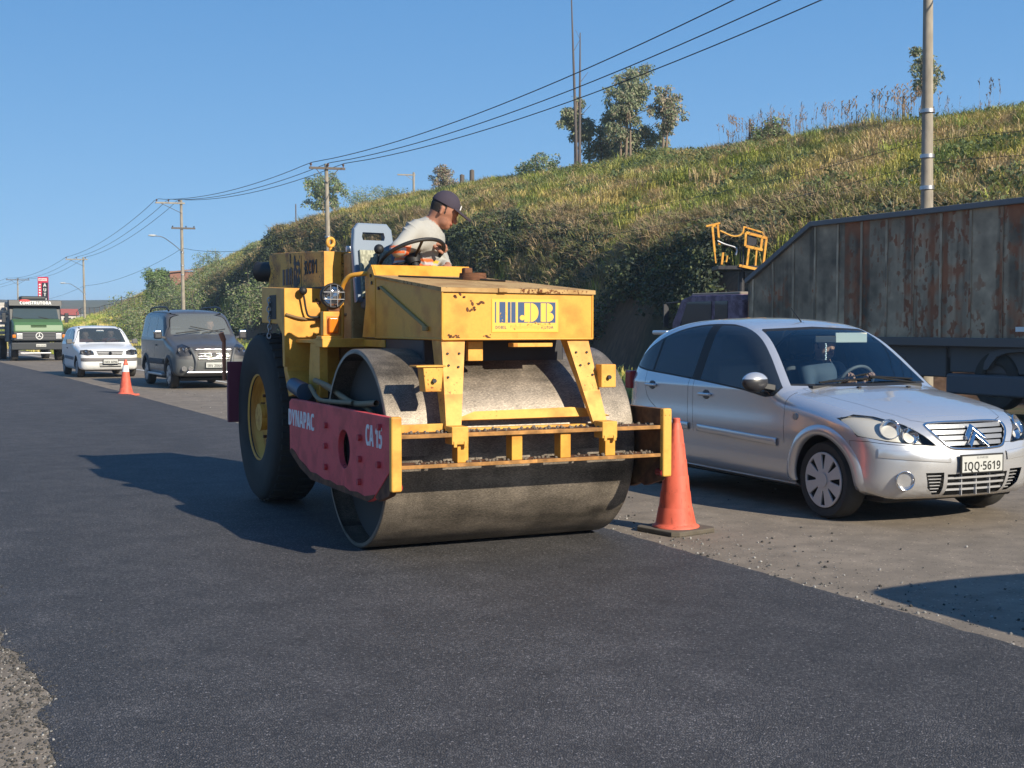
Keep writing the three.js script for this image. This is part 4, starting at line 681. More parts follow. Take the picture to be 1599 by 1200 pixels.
// ---------------------------------------------------------------- silver rounded hatchback (origin: ground under the front axle, z forward)
function buildHatch(root, detailed) {
  const paint = phys(lin(.64, .64, .65), .27, .6, { clearcoat: 1, clearcoatRoughness: .06 });
  const sp = { profile: [[.50, .21], [.62, .20], [.715, .27], [.75, .40], [.75, .50], [.71, .60], [.655, .69], [.57, .755], [.40, .82], [.15, .882], [-.15, .935], [-.44, .985], [-.62, 1.10], [-.82, 1.245], [-1.02, 1.372], [-1.22, 1.452], [-1.5, 1.503], [-1.85, 1.52], [-2.2, 1.505], [-2.5, 1.455], [-2.74, 1.37], [-2.92, 1.24], [-3.03, 1.06], [-3.10, .85], [-3.13, .62], [-3.12, .42], [-3.05, .27], [-2.9, .21], [-2.3, .19], [-1.2, .19], [-.3, .19]],
    sweepF: .13, sweepR: .10, zF: -1.3, zR: -2.2, crown: .055, k: .13,
    W: (z, y) => { let w = .835; if (z > -.25) w *= Math.pow(Math.max(0, 1 - Math.pow((z + .25) / 1.04, 3.4)), 1 / 3.4); if (z < -2.4) w *= Math.pow(Math.max(0, 1 - Math.pow((-2.4 - z) / .80, 3)), 1 / 3); if (y > .93) w -= (y - .93) * .36 + .10 * Math.pow(Math.max(0, y - 1.15), 2); if (y < .42) w -= .55 * (.42 - y) * (.42 - y); w += .012 * Math.exp(-Math.pow((y - .62) / .12, 2)); return w; } };
  const f = carField(sp), pr = probe(f); let S = meshField(f, [-.93, .12, -3.3], [.93, 1.62, .93], .028, 3), body = S;
  const RA = .338, wz = [0, -2.46];
  for (const z of wz) for (const t of archTool(z, .295, RA)) body = cut(body, t);
  // side glass: one arch split by pillars
  const ARCH = spline2([[-.60, .905], [-.60, 1.0], [-.70, 1.13], [-.86, 1.26], [-1.08, 1.375], [-1.35, 1.432], [-1.65, 1.447], [-1.95, 1.435], [-2.25, 1.385], [-2.52, 1.29], [-2.74, 1.16], [-2.80, 1.085], [-2.72, 1.06], [-2.1, 1.015], [-1.5, .975], [-1.0, .935]], 3);
  const zone = (a, b) => [[a, .8], [a + .04, 1.6], [b + .04, 1.6], [b, .8]];
  const doorF = spline2([[-.47, .36], [-.44, .70], [-.47, 1.0], [-.62, 1.16], [-.82, 1.31], [-1.06, 1.425], [-1.35, 1.485], [-1.67, 1.495], [-1.72, 1.2], [-1.74, .9], [-1.72, .6], [-1.66, .355], [-1.1, .335]], 3), doorR = spline2([[-1.76, .36], [-1.80, .6], [-1.815, .9], [-1.79, 1.2], [-1.74, 1.492], [-2.0, 1.485], [-2.25, 1.44], [-2.46, 1.36], [-2.55, 1.22], [-2.56, 1.0], [-2.50, .80], [-2.30, .68], [-2.16, .56], [-2.08, .40], [-1.95, .355]], 3);
  const glass = [], doors = [];
  bothX(ARCH, (s, arch) => {
    const G = keep(S, arch); body = cut(body, sideTool(grow(ARCH, .014), s));
    const rimz = cut(keep(S, sideTool(grow(ARCH, .0135), s)), arch);
    for (const [a, b, n] of [[-.4, -1.66, 'front_door_glass'], [-1.79, -2.44, 'rear_door_glass'], [-2.48, -3, 'quarter_glass']]) glass.push([n, keep(G, toolX(zone(b, a), -1.4, 1.4)), s]);
    glass.push(['pillar_trim', keep(G, toolX(zone(-1.79, -1.66), -1.4, 1.4)), s], ['pillar_trim', keep(G, toolX(zone(-2.48, -2.44), -1.4, 1.4)), s], ['window_rubber', rimz, s]);
    for (const [D, n] of [[doorF, 'front_door'], [doorR, 'rear_door']]) { const t = sideTool(D, s, .70), d = keep(body, sideTool(grow(D, -.0045), s, .70)); body = cut(body, t); doors.push([n, d, s]); }
  });
  // windscreen with black surround, rear window
  const WS = [[-.69, .985], [-.665, 1.10], [-.615, 1.28], [-.58, 1.365], [-.50, 1.398], [0, 1.418], [.50, 1.398], [.58, 1.365], [.615, 1.28], [.665, 1.10], [.69, .985], [.4, .985], [0, .985], [-.4, .985]];
  const wsT = toolZ(WS, -1.7, .3), wsB = toolZ(grow(WS, .02), -1.7, .3); const wsG = keep(body, wsT), wsR = cut(keep(body, wsB), wsT); body = cut(body, wsB);
  const RWn = [[-.55, 1.06], [-.50, 1.33], [.50, 1.33], [.55, 1.06]], rwT = toolZ(RWn, -3.4, -2.3), rwG = keep(body, rwT); body = cut(body, rwT);
  // bonnet, bumper, lamps, grilles
  const BON = [[-.62, -.50], [-.585, -.1], [-.52, .3], [-.43, .50], [-.3, .575], [0, .60], [.3, .575], [.43, .50], [.52, .3], [.585, -.1], [.62, -.50], [.3, -.43], [0, -.41], [-.3, -.43]].reverse();
  const HL = [[-.805, .765], [-.73, .793], [-.64, .782], [-.52, .730], [-.43, .66], [-.36, .590], [-.52, .602], [-.69, .622], [-.80, .650]];
  const UG = spline2([[-.37, .728], [-.30, .742], [0, .746], [.30, .742], [.37, .728], [.36, .69], [.29, .61], [.25, .575], [.18, .563], [-.18, .563], [-.25, .575], [-.29, .61], [-.36, .69]], 2), LG = [[-.285, .385], [.285, .385], [.265, .225], [-.265, .225]], SV = [[-.46, .40], [-.315, .40], [-.30, .235], [-.36, .235], [-.43, .29]], mir = P => P.map(([x, y]) => [-x, y]).reverse();
  const lamps = []; for (const s of [1, -1]) { const P = s > 0 ? HL : mir(HL), t = toolZ(P, .12, 1.2); lamps.push([keep(body, t), s]); body = cut(body, toolZ(grow(P, .004), .12, 1.2)); }
  for (const P of [UG, LG, SV, mir(SV)]) body = cut(body, toolZ(P, .3, 1.2));
  const bonT = toolY(BON, .62, 1.3), bon = keep(body, toolY(grow(BON, -.004), .62, 1.3)); body = cut(body, bonT);
  const BMP = [[.29, .10], [.33, .44], [.30, .615], [.45, .618], [.60, .60], [1.0, .585], [1.0, .10]], bt = toolX(BMP, -1.2, 1.2), bmp = keep(body, toolX(grow(BMP, -.004), -1.2, 1.2)); body = cut(body, bt);
  const bd = mesh('body', body, paint, root);
  mesh('bonnet', bon, paint, root); const bumper = mesh('front_bumper', bmp, paint, root);
  for (const [n, g, s] of doors) {
    const d = mesh(n, g, paint, root), z = n === 'front_door' ? -1.54 : -2.42, y = n === 'front_door' ? .86 : .905;
    const x = pr.X(z, y); mesh('handle', [box(s * (x + .016) - .014, s * (x + .016) + .014, y - .014, y + .014, z - .09, z + .09, .012)], paint, d); mesh('handle_cup', alongX(new THREE.CylinderGeometry(.05, .05, .012, 20)).scale(1, .8, 1).translate(s * (x - .001), y, z + .01), std(lin(.10, .11, .12), .5), d);
    const zz = n === 'front_door' ? [-.52, -1.64] : [-1.78, -2.14]; sideBand(pr, [[zz[0], .535 + .05 * (-zz[0] - .52) * .6], [zz[1], .535 + .05 * (-zz[1] - .52) * .6]], s, .062, .016, 'rub_strip', paint, d);
  }
  for (const [n, g, s] of glass) mesh(n, g, n.endsWith('glass') ? M.tint : M.black, root);
  mesh('windscreen', wsG, phys(lin(.78, .90, .94), .015, 0, { transmission: 1, thickness: 0, ior: 1.7 }), root, 'curved windscreen reflecting the blue sky'); mesh('windscreen_surround', wsR, M.black, root); mesh('rear_window', rwG, M.glass, root);
  // lamps
  for (const [g, s] of lamps) {
    const L = mesh('headlamp', g, M.lens, root); // s > 0 is the lamp at negative x
    const e = -s; mesh('lamp_bowl', alongZ(lathe([[0, -.06], [.035, -.052], [.066, -.012], [.072, .0], [.076, .002], [.076, -.01]], 24)).rotateX(-.42).rotateY(e * .5).translate(e * .62, .705, pr.Z(e * .62, .705) - .034), M.chrome, L); mesh('lamp_bowl', alongZ(lathe([[0, -.05], [.03, -.044], [.054, -.01], [.059, .0], [.063, .002], [.063, -.01]], 24)).rotateX(-.40).rotateY(e * .3).translate(e * .505, .658, pr.Z(e * .505, .658) - .030), M.chrome, L);
    mesh('lamp_housing', g.clone().translate(-e * .010, 0, -.062), std(lin(.52, .50, .45), .35, .1), L); mesh('lamp_seal', new THREE.TubeGeometry(new THREE.CatmullRomCurve3((s > 0 ? HL : mir(HL)).map(([x, y]) => V(x, y, Math.max(pr.Z(x, y), .14) + .001)), true, 'catmullrom', .1), 80, .0035, 6, true), M.black, L);
  }
  // grille slats follow the nose
  const slat = (y, h, x0, x1, dz, dep, sl = 0) => { const P = [], I = [], n = 20; for (let i = 0; i <= n; i++) { const x = lerp(x0, x1, i / n), z = pr.Z(x, y) + dz; for (const [a, b] of [[-.5, 0], [.5, -sl], [.5, -dep], [-.5, -dep]]) P.push(x, y + a * h, z + b); } for (let i = 0; i < n; i++) for (let k = 0; k < 4; k++) { const a = i * 4 + k, b = i * 4 + (k + 1) % 4; I.push(a, b, a + 4, b, b + 4, a + 4); } const g = new THREE.BufferGeometry(); g.setAttribute('position', new THREE.Float32BufferAttribute(P, 3)); g.setIndex(I); return toFlat(g); };
  const backing = (x0, x1, y0, y1, dz) => { const P = [], I = [], n = 16, m = 6; for (let j = 0; j <= m; j++) for (let i = 0; i <= n; i++) { const x = lerp(x0, x1, i / n), y = lerp(y0, y1, j / m); P.push(x, y, pr.Z(x, y) + dz); } for (let j = 0; j < m; j++) for (let i = 0; i < n; i++) { const a = j * (n + 1) + i; I.push(a, a + 1, a + n + 1, a + 1, a + n + 2, a + n + 1); } const g = new THREE.BufferGeometry(); g.setAttribute('position', new THREE.Float32BufferAttribute(P, 3)); g.setIndex(I); g.computeVertexNormals(); return g; };
  const slatMat = std(lin(.34, .35, .37), .35, .6), gr = mesh('upper_grille', backing(-.42, .42, .53, .77, -.06), M.black, root);
  const ringPath = UG.map(([x, y]) => V(x, y, pr.Z(x, y) + .002)); mesh('grille_frame', new THREE.TubeGeometry(new THREE.CatmullRomCurve3(ringPath, true), 90, .0095, 8, true), M.chrome, gr);
  for (const [y, x] of [[.716, .365], [.677, .335], [.638, .30], [.599, .265]]) mesh('slat', slat(y, .029, -x, x, -.010, .035, .008), slatMat, gr);
  for (const y of [.685, .635]) { const z = pr.Z(0, y) + .012, c = [[-.088, -.050], [0, .030], [.088, -.050], [.088, -.018], [0, .062], [-.088, -.018]], g = frontZ(c, 0, .022, .004), q = g.attributes.position; for (let i = 0; i < q.count; i++) q.setZ(i, q.getZ(i) - .62 * q.getY(i)); g.computeVertexNormals(); mesh('chevron', g.translate(0, y - .015, z), M.chrome, gr); }
  const lg = mesh('lower_grille', backing(-.31, .31, .20, .41, -.06), M.black, bumper);
  for (const y of [.355, .312, .268]) mesh('slat', slat(y, .015, -.275, .275, -.012, .03), paint, lg);
  for (const x of [-.135, 0, .135]) mesh('upright', box(x - .004, x + .004, .225, .385, pr.Z(x, .305) - .04, pr.Z(x, .305) - .015, .002), paint, lg);
  for (const s of [-1, 1]) { const v = mesh('side_vent', backing(s * .28, s * .48, .21, .42, -.05), M.black, bumper); for (let i = 0; i < 6; i++) mesh('louvre', slat(.375 - i * .024, .006, Math.min(s * (.32 + .0 * i), s * (.43 - .01 * i)), Math.max(s * .32, s * (.43 - .01 * i)), -.02, .02), paint, v);
    const fx = s * .60, fz = pr.Z(fx, .345), fl = mesh('fog_lamp', alongZ(lathe([[.07, .012], [.062, .018], [.058, 0], [.04, -.03], [0, -.04]], 28)).rotateY(s * .35).translate(fx, .345, fz + .006), M.chrome, bumper); mesh('lens', alongZ(lathe([[0, .01], [.03, .008], [.058, 0]], 20)).rotateY(s * .35).translate(fx, .345, fz + .01), M.lens, fl);
    sideBandFront(pr, s, bumper, paint); }
  numberPlate(bumper, 'IQQ\u00b75619', 'RS-PAROBE', pr.Z(0, .455) + .018, .455);
  // arches, wells, wheels, underside
  for (const z of wz) for (const s of [-1, 1]) { archLip(pr, z, .295, RA, .075, s, .016, paint, bd); mesh('wheel_well', alongX(new THREE.CylinderGeometry(RA + .01, RA + .01, .34, 30, 1, true, Math.PI, Math.PI)).translate(s * .62, .295, z), M.black, bd); makeWheel(root, s * .715, .293, z, .293, .185, .212, 'eight', std(lin(.58, .55, .53), .4, .3)); }
  mesh('underbody', box(-.62, .62, .16, .24, -2.9, .45, .02), M.black, root);
  for (const s of [-1, 1]) { sideBand(pr, [[-.36, .20], [-2.1, .215]], s, .05, .012, 'sill', paint, bd); mesh('side_repeater', alongX(new THREE.CylinderGeometry(.026, .026, .02, 16)).translate(s * pr.X(-.30, .75), .75, -.30), std(lin(.35, .33, .3), .3), bd);
    if (s > 0) continue; const m = mesh('door_mirror', ellipsoid(s * .955, 1.0, -.665, .115, .078, .075), std(lin(.03, .03, .034), .4), root); mesh('mirror_cap', new THREE.SphereGeometry(1, 24, 12, 0, 6.283, 0, 1.25).scale(.117, .081, .078).translate(s * .955, 1.0, -.665), paint, m); mesh('mirror_arm', bar([s * .80, .95, -.62], [s * .90, .97, -.65], .05, .05), M.black, m); }
  // wipers, aerial, washer jets, rear spoiler
  for (const [a, b] of [[[-.48, 1.002, -.44], [.06, 1.018, -.43]], [[.02, 1.002, -.40], [.52, 1.02, -.50]]]) mesh('wiper', [rod([a[0], pr.Y(a[0], -.50) + .02, -.47], [b[0], pr.Y(b[0], -.49) + .012, -.49], .008), rod([a[0] + .06, pr.Y(a[0], -.52) + .008, -.52], [b[0] + .02, pr.Y(b[0], -.55) + .008, -.55], .006)], std(lin(.006, .006, .007), .95), root);
  mesh('cowl', box(-.56, .56, .93, .975, -.56, -.45, .01), M.black, root);
  mesh('aerial', [rod([0, 1.455, -1.30], [0, 1.60, -1.47], .006, .003), ball(0, 1.455, -1.30, .018)], M.black, root);
  for (const x of [-.2, .3]) mesh('washer_jet', box(x - .015, x + .015, pr.Y(x, -.33), pr.Y(x, -.33) + .012, -.345, -.315, .004), M.black, root);
  mesh('spoiler', [box(-.50, .50, 1.36, 1.40, -2.98, -2.72, .015)], paint, root);
  mesh('tail_lamp', box(-.80, -.72, .85, 1.02, -2.98, -2.86, .02), M.redLens, root); mesh('tail_lamp', box(.72, .80, .85, 1.02, -2.98, -2.86, .02), M.redLens, root);
  cabin(root, -.62, .96, -1.45, .56, .68, 1, [.36, .93, -1.05]);
  if (detailed) { mesh('rear_view_mirror', box(-.11, .11, 1.30, 1.36, -1.02, -.99, .01), M.black, root); const cm = mesh('mirror_charm', Array.from({ length: 9 }, (_, i) => ball(.0 + .004 * (i % 2), 1.29 - i * .016, -.995, .008, 8, 6)), M.white, root); mesh('sun_visor', box(.18, .52, 1.30, 1.385, -1.10, -1.085, .006), std(lin(.45, .45, .40), .9), root); }
}
function toFlat(g) { g = g.toNonIndexed(); g.computeVertexNormals(); return g; }
const ellipsoid = (x, y, z, a, b, c) => new THREE.SphereGeometry(1, 24, 16).scale(a, b, c).translate(x, y, z);
function sideBandFront(pr, s, parent, mat) { // rub pad on the bumper corner
  const P = [], I = [], n = 16; for (let i = 0; i <= n; i++) { const x = s * lerp(.27, .74, i / n); for (const [dy, o] of [[-.032, .001], [-.026, .012], [.028, .012], [.034, .001]]) P.push(x, .50 + dy + .035 * i / n, pr.Z(x, .50 + dy) + o); }
  for (let i = 0; i < n; i++) for (let k = 0; k < 3; k++) { const a = i * 4 + k; I.push(a, a + 1, a + 4, a + 1, a + 5, a + 4); } const g = new THREE.BufferGeometry(); g.setAttribute('position', new THREE.Float32BufferAttribute(P, 3)); g.setIndex(I); g.computeVertexNormals(); mesh('rub_pad', g, mat, parent);
}
const hatch = thing('silver_hatchback', 'silver rounded hatchback with tinted side windows beside the roller', 'car', W(6.95, 7.66, 0), TH);
buildHatch(hatch, true);
driver(W(6.95, 7.66, 0), TH, [.37, .56, -1.44], 'driver holding the wheel inside the silver hatchback', [.05, .07, .10], C_HAIR, 1);
// ---------------------------------------------------------------- oncoming traffic: grey minivan, white hatchback, and the car ahead
function buildPlainCar(root, o) {
  const f = carField(o.sp), pr = probe(f); let S = meshField(f, o.lo, o.hi, o.h || .035, 3), body = S; const paint = o.paint;
  for (const z of o.axles) for (const t of archTool(z, o.WR, o.RA)) body = cut(body, t);
  const parts = [];
  for (const s of [-1, 1]) {
    for (const [n, P] of o.side) { const t = sideTool(P, s, o.lean ?? .74); parts.push([n, keep(S, t), M.tint]); body = cut(body, t); }
    for (const [n, P] of o.doors || []) { const t = sideTool(P, s, .68), d = keep(body, sideTool(grow(P, -.006), s, .68)); body = cut(body, t); parts.push([n, d, paint]); }
  }
  const wsT = toolZ(o.ws, o.wsZ[0], o.wsZ[1]); parts.push(['windscreen', keep(body, wsT), o.wsMat || M.glass]); body = cut(body, wsT);
  if (o.rear) { const t = toolZ(o.rear, o.rearZ[0], o.rearZ[1]); parts.push(['rear_window', keep(body, t), M.tint]); body = cut(body, t); }
  for (const [n, P, m] of o.front || []) for (const Q of P.sym === false ? [P] : [P, P.map(([x, y]) => [-x, y]).reverse()]) { const t = toolZ(Q, o.frontZ ?? .1, 1.4); const g = keep(body, t); body = cut(body, t); parts.push([n, g, m]); if (n === 'headlamp') parts.push(['lamp_back', g.clone().translate(0, 0, -.05), M.darkMetal]); }
  if (o.bumper) { const t = toolX(o.bumper, -1.3, 1.3), g = keep(body, t); body = cut(body, t); parts.push(['front_bumper', g, o.bumperMat || paint]); }
  const bd = mesh('body', body, paint, root); let lamp; for (const [n, g, m] of parts) { if (n === 'lamp_back') { mesh('lamp_housing', g, m, lamp); g.computeBoundingBox(); const b = g.boundingBox, c = b.getCenter(V()), w = b.max.x - b.min.x; for (const k of [-.2, .22]) { const x = c.x + k * w; mesh('reflector', alongZ(lathe([[0, -.05], [.04, -.04], [.068, 0], [.072, .004]], 20)).translate(x, c.y, pr.Z(x, c.y) - .022), M.chrome, lamp); } } else { const k = mesh(n, g, m, root); if (n === 'headlamp') lamp = k; } }
  for (const z of o.axles) for (const s of [-1, 1]) { if (o.lip) archLip(pr, z, o.WR, o.RA, o.lip, s, .02, o.lipMat || paint, bd); mesh('wheel_well', alongX(new THREE.CylinderGeometry(o.RA + .01, o.RA + .01, .3, 24, 1, true, Math.PI, Math.PI)).translate(s * (o.half - .2), o.WR, z), M.black, bd); makeWheel(root, s * (o.half - .11), o.WR, z, o.WR, .19, o.rim, o.style || 'five', o.rimMat || M.steel); }
  mesh('underbody', box(-o.half + .2, o.half - .2, .18, .26, o.axles[1] - .4, .4, .02), M.black, root);
  return pr;
}
// grey minivan
{
  const pos = RW(6.58, 29.9, 0), yaw = TH + .032, v = thing('grey_minivan', 'dusty grey minivan with roof rails behind the roller', 'minivan', pos, yaw);
  const paint = phys(lin(.085, .08, .075), .42, .2, { clearcoat: .7, clearcoatRoughness: .25 });
  const o = { paint, half: .86, axles: [0, -2.58], WR: .32, RA: .365, rim: .215, h: .036, lip: .09, lipMat: std(lin(.05, .055, .06), .7), style: 'five',
    sp: { profile: [[.55, .30], [.70, .30], [.80, .42], [.83, .58], [.80, .78], [.72, .93], [.52, 1.03], [.2, 1.11], [-.12, 1.18], [-.34, 1.25], [-.58, 1.48], [-.80, 1.67], [-1.0, 1.765], [-1.4, 1.81], [-2.2, 1.83], [-3.0, 1.815], [-3.28, 1.76], [-3.36, 1.5], [-3.40, 1.0], [-3.40, .6], [-3.34, .36], [-3.1, .30], [-1.5, .28], [0, .28]], sweepF: .11, sweepR: .03, zF: -1.2, zR: -2.6, crown: .05, k: .15,
      W: (z, y) => { let w = .86; if (z > -.1) w *= Math.pow(Math.max(0, 1 - Math.pow((z + .1) / 1.02, 4)), 1 / 4); if (z < -2.8) w *= Math.pow(Math.max(0, 1 - Math.pow((-2.8 - z) / .85, 4)), 1 / 4); if (y > 1.1) w -= (y - 1.1) * .20; if (y < .45) w -= .5 * (.45 - y) ** 2; return w; } },
    lo: [-1, .2, -3.6], hi: [1, 2.0, 1.0],
    side: [['front_door_glass', [[-.52, 1.17], [-.62, 1.40], [-.86, 1.62], [-1.0, 1.66], [-1.42, 1.68], [-1.45, 1.16]]], ['sliding_door_glass', [[-1.55, 1.16], [-1.52, 1.69], [-2.42, 1.69], [-2.45, 1.16]]], ['quarter_glass', [[-2.56, 1.17], [-2.53, 1.69], [-3.15, 1.66], [-3.2, 1.18]]]], lean: .70,
    doors: [['front_door', [[-.46, .42], [-.40, .8], [-.42, 1.12], [-.60, 1.42], [-.86, 1.69], [-1.02, 1.74], [-1.48, 1.75], [-1.50, .42]]], ['sliding_door', [[-1.52, .42], [-1.50, 1.755], [-2.48, 1.755], [-2.5, .8], [-2.25, .72], [-2.14, .42]]]],
    ws: [[-.70, 1.235], [-.66, 1.45], [-.61, 1.66], [-.45, 1.72], [.45, 1.72], [.61, 1.66], [.66, 1.45], [.70, 1.235]], wsZ: [-1.3, .2], wsMat: phys(lin(.55, .60, .60), .1, 0, { transmission: .8, thickness: 0 }), rear: [[-.6, 1.15], [-.55, 1.65], [.55, 1.65], [.6, 1.15]], rearZ: [-3.6, -3.0],
    front: [['headlamp', [[-.80, .80], [-.74, .98], [-.62, 1.02], [-.50, .95], [-.46, .84], [-.52, .76], [-.74, .74]], M.lens], ['grille_opening', Object.assign([[-.36, .83], [.36, .83], [.33, .66], [-.33, .66]], { sym: false }), M.black]], frontZ: 0,
    bumper: [[.28, .2], [.32, .5], [.30, .70], [.55, .70], [1.2, .64], [1.2, .2]], bumperMat: std(lin(.10, .105, .105), .6) };
  const pr = buildPlainCar(v, o);
  for (const y of [.80, .745, .69]) mesh('grille_bar', box(-.35, .35, y - .012, y + .012, pr.Z(.1, y) - .03, pr.Z(0, y) + .01, .005), M.chrome, v);
  mesh('emblem', alongZ(new THREE.CylinderGeometry(.055, .055, .03, 24)).translate(0, .79, pr.Z(0, .79) + .015), M.chrome, v);
  mesh('bonnet_trim', box(-.40, .40, .885, .91, pr.Z(.1, .90) - .01, pr.Z(0, .90) + .012, .006), M.chrome, v);
  for (const s of [-1, 1]) { mesh('nose_bar', tube([[s * .50, .92, pr.Z(.5, .90) + .012], [s * .44, .78, pr.Z(.44, .78) + .02], [s * .40, .60, pr.Z(.40, .6) + .025], [s * .42, .40, pr.Z(.42, .42) + .02]], .034, 20, 8), std(lin(.09, .095, .10), .5), v);
    for (const x of [.52, .66]) { const fl = mesh('fog_lamp', alongZ(new THREE.CylinderGeometry(.055, .05, .04, 20)).translate(s * x, .47, pr.Z(x, .47) + .01), M.chrome, v); mesh('lens', alongZ(new THREE.CylinderGeometry(.045, .045, .006, 18)).translate(s * x, .47, pr.Z(x, .47) + .034), M.lens, fl); }
    const m = mesh('door_mirror', [box(s * .90, s * 1.08, 1.13, 1.33, -.52, -.40, .04), bar([s * .82, 1.15, -.45], [s * .92, 1.18, -.45], .05)], std(lin(.04, .04, .045), .5), v); mesh('mirror_cap', box(s * .91, s * 1.085, 1.24, 1.336, -.53, -.392, .035), M.chrome, m);
    mesh('roof_rail', [tube([[s * .62, 1.79, -1.0], [s * .63, 1.87, -1.25], [s * .63, 1.885, -2.0], [s * .63, 1.87, -2.9], [s * .62, 1.79, -3.15]], .022, 30, 8)], M.darkMetal, v);
    mesh('side_step', box(s * .80, s * .92, .27, .33, -2.1, -.5, .02), M.steel, v); mesh('door_handle', box(s * (pr.X(-1.3, .98)) - .02, s * pr.X(-1.3, .98) + .02, .965, .995, -1.4, -1.22, .01), M.black, v);
    sideBand(pr, [[-.5, .60], [-2.1, .60]], s, .13, .02, 'rub_strip', std(lin(.05, .05, .055), .7), v); }
  mesh('bumper_bar', [box(-.62, .62, .36, .41, pr.Z(.5, .40) - .02, pr.Z(0, .40) + .05, .02)], M.chrome, v);
  numberPlate(v, 'IRV 2064', '', pr.Z(0, .55) + .03, .55);
  mesh('wiper', [rod([-.62, 1.26, -.26], [-.02, 1.33, -.30], .012), rod([-.02, 1.26, -.25], [.55, 1.36, -.36], .012), rod([-.25, 1.42, -.42], [.5, 1.27, -.26], .010)], M.black, v);
  mesh('aerial', rod([0, 1.80, -1.1], [0, 1.93, -1.16], .008), M.black, v);
  cabin(v, -.45, 1.16, -1.15, .75, .70, 1, [.38, 1.14, -.72]);
  driver(pos, yaw, [.38, .75, -1.14], 'driver behind the dusty windscreen of the grey minivan', [.25, .22, .2], [.03, .025, .02], 1);
}
// white hatchback
{
  const pos = RW(5.6, 37.4, 0), yaw = TH + .04, v = thing('white_hatchback', 'white two door hatchback with grey bumper band and a big front grille', 'car', pos, yaw);
  const paint = phys(lin(.78, .78, .77), .4, 0, { clearcoat: .8, clearcoatRoughness: .15 });
  const o = { paint, half: .80, axles: [0, -2.37], WR: .285, RA: .325, rim: .18, h: .036, style: 'seven', rimMat: std(lin(.3, .3, .31), .5, .3),
    sp: { profile: [[.52, .22], [.64, .22], [.72, .32], [.735, .48], [.71, .64], [.62, .76], [.40, .83], [0, .90], [-.36, .955], [-.62, 1.12], [-.95, 1.33], [-1.15, 1.40], [-1.6, 1.435], [-2.2, 1.42], [-2.6, 1.37], [-2.85, 1.12], [-2.98, .85], [-3.0, .55], [-2.95, .32], [-2.8, .24], [-1.2, .2], [0, .2]], sweepF: .10, sweepR: .06, zF: -1.2, zR: -2.2, crown: .045, k: .11,
      W: (z, y) => { let w = .81; if (z > -.2) w *= Math.pow(Math.max(0, 1 - Math.pow((z + .2) / 1.02, 4)), 1 / 4); if (z < -2.3) w *= Math.pow(Math.max(0, 1 - Math.pow((-2.3 - z) / .85, 3.5)), 1 / 3.5); if (y > .90) w -= (y - .90) * .34; if (y < .4) w -= .5 * (.4 - y) ** 2; return w; } },
    lo: [-.92, .12, -3.2], hi: [.92, 1.55, .9], lean: .72,
    side: [['door_glass', [[-.66, .94], [-.72, 1.07], [-1.0, 1.27], [-1.2, 1.335], [-1.62, 1.345], [-1.66, .935]]], ['quarter_glass', [[-1.74, .94], [-1.71, 1.345], [-2.25, 1.32], [-2.48, 1.2], [-2.56, 1.0]]]],
    doors: [['door', [[-.50, .32], [-.46, .7], [-.50, .92], [-.70, 1.12], [-1.0, 1.34], [-1.2, 1.39], [-1.66, 1.40], [-1.72, .9], [-1.68, .32]]]],
    ws: [[-.64, .965], [-.59, 1.2], [-.545, 1.335], [-.4, 1.365], [.4, 1.365], [.545, 1.335], [.59, 1.2], [.64, .965]], wsZ: [-1.4, .2], wsMat: phys(lin(.38, .47, .52), .02, 0, { transmission: .9, thickness: 0 }), rear: [[-.55, .98], [-.5, 1.3], [.5, 1.3], [.55, .98]], rearZ: [-3.3, -2.3],
    front: [['headlamp', [[-.78, .65], [-.75, .76], [-.60, .775], [-.44, .73], [-.42, .63], [-.60, .61]], M.lens], ['grille_opening', Object.assign([[-.36, .735], [.36, .735], [.32, .615], [-.32, .615]], { sym: false }), M.black], ['lower_grille', Object.assign([[-.30, .40], [.30, .40], [.28, .29], [-.28, .29]], { sym: false }), M.black]], frontZ: 0 };
  const pr = buildPlainCar(v, o);
  for (const y of [.70, .655]) mesh('grille_bar', box(-.34, .34, y - .010, y + .010, pr.Z(.15, y) - .03, pr.Z(0, y) + .004, .004), std(lin(.5, .5, .51), .4), v);
  for (const y of [.365, .33]) mesh('lower_bar', box(-.29, .29, y - .006, y + .006, pr.Z(.15, y) - .03, pr.Z(0, y), .003), M.white, v);
  mesh('emblem', alongZ(new THREE.CylinderGeometry(.045, .045, .03, 20)).translate(0, .675, pr.Z(0, .675) + .01), M.chrome, v);
  { const P = [], I = [], n = 26; for (let i = 0; i <= n; i++) { const x = lerp(-.76, .76, i / n); for (const [y, q] of [[.455, .002], [.46, .02], [.545, .02], [.55, .002]]) P.push(x, y, pr.Z(x, y) + q); } for (let i = 0; i < n; i++) for (let k = 0; k < 3; k++) { const a = i * 4 + k; I.push(a, a + 1, a + 4, a + 1, a + 5, a + 4); } const g = new THREE.BufferGeometry(); g.setAttribute('position', new THREE.Float32BufferAttribute(P, 3)); g.setIndex(I); g.computeVertexNormals(); mesh('bumper_band', g, std(lin(.16, .15, .15), .7), v); }
  for (const s of [-1, 1]) { sideBand(pr, [[-.42, .52], [-2.0, .54]], s, .09, .016, 'rub_strip', std(lin(.16, .16, .17), .7), v); const m = mesh('door_mirror', [box(s * .82, s * .98, .92, 1.06, -.58, -.49, .03), bar([s * .74, .95, -.55], [s * .84, .96, -.54], .04)], std(lin(.1, .1, .1), .6), v); mesh('door_handle', box(s * pr.X(-1.5, .80) - .015, s * pr.X(-1.5, .80) + .015, .785, .81, -1.58, -1.42, .006), M.black, v); }
  numberPlate(v, 'IMX 6096', '', pr.Z(0, .45) + .045, .45);
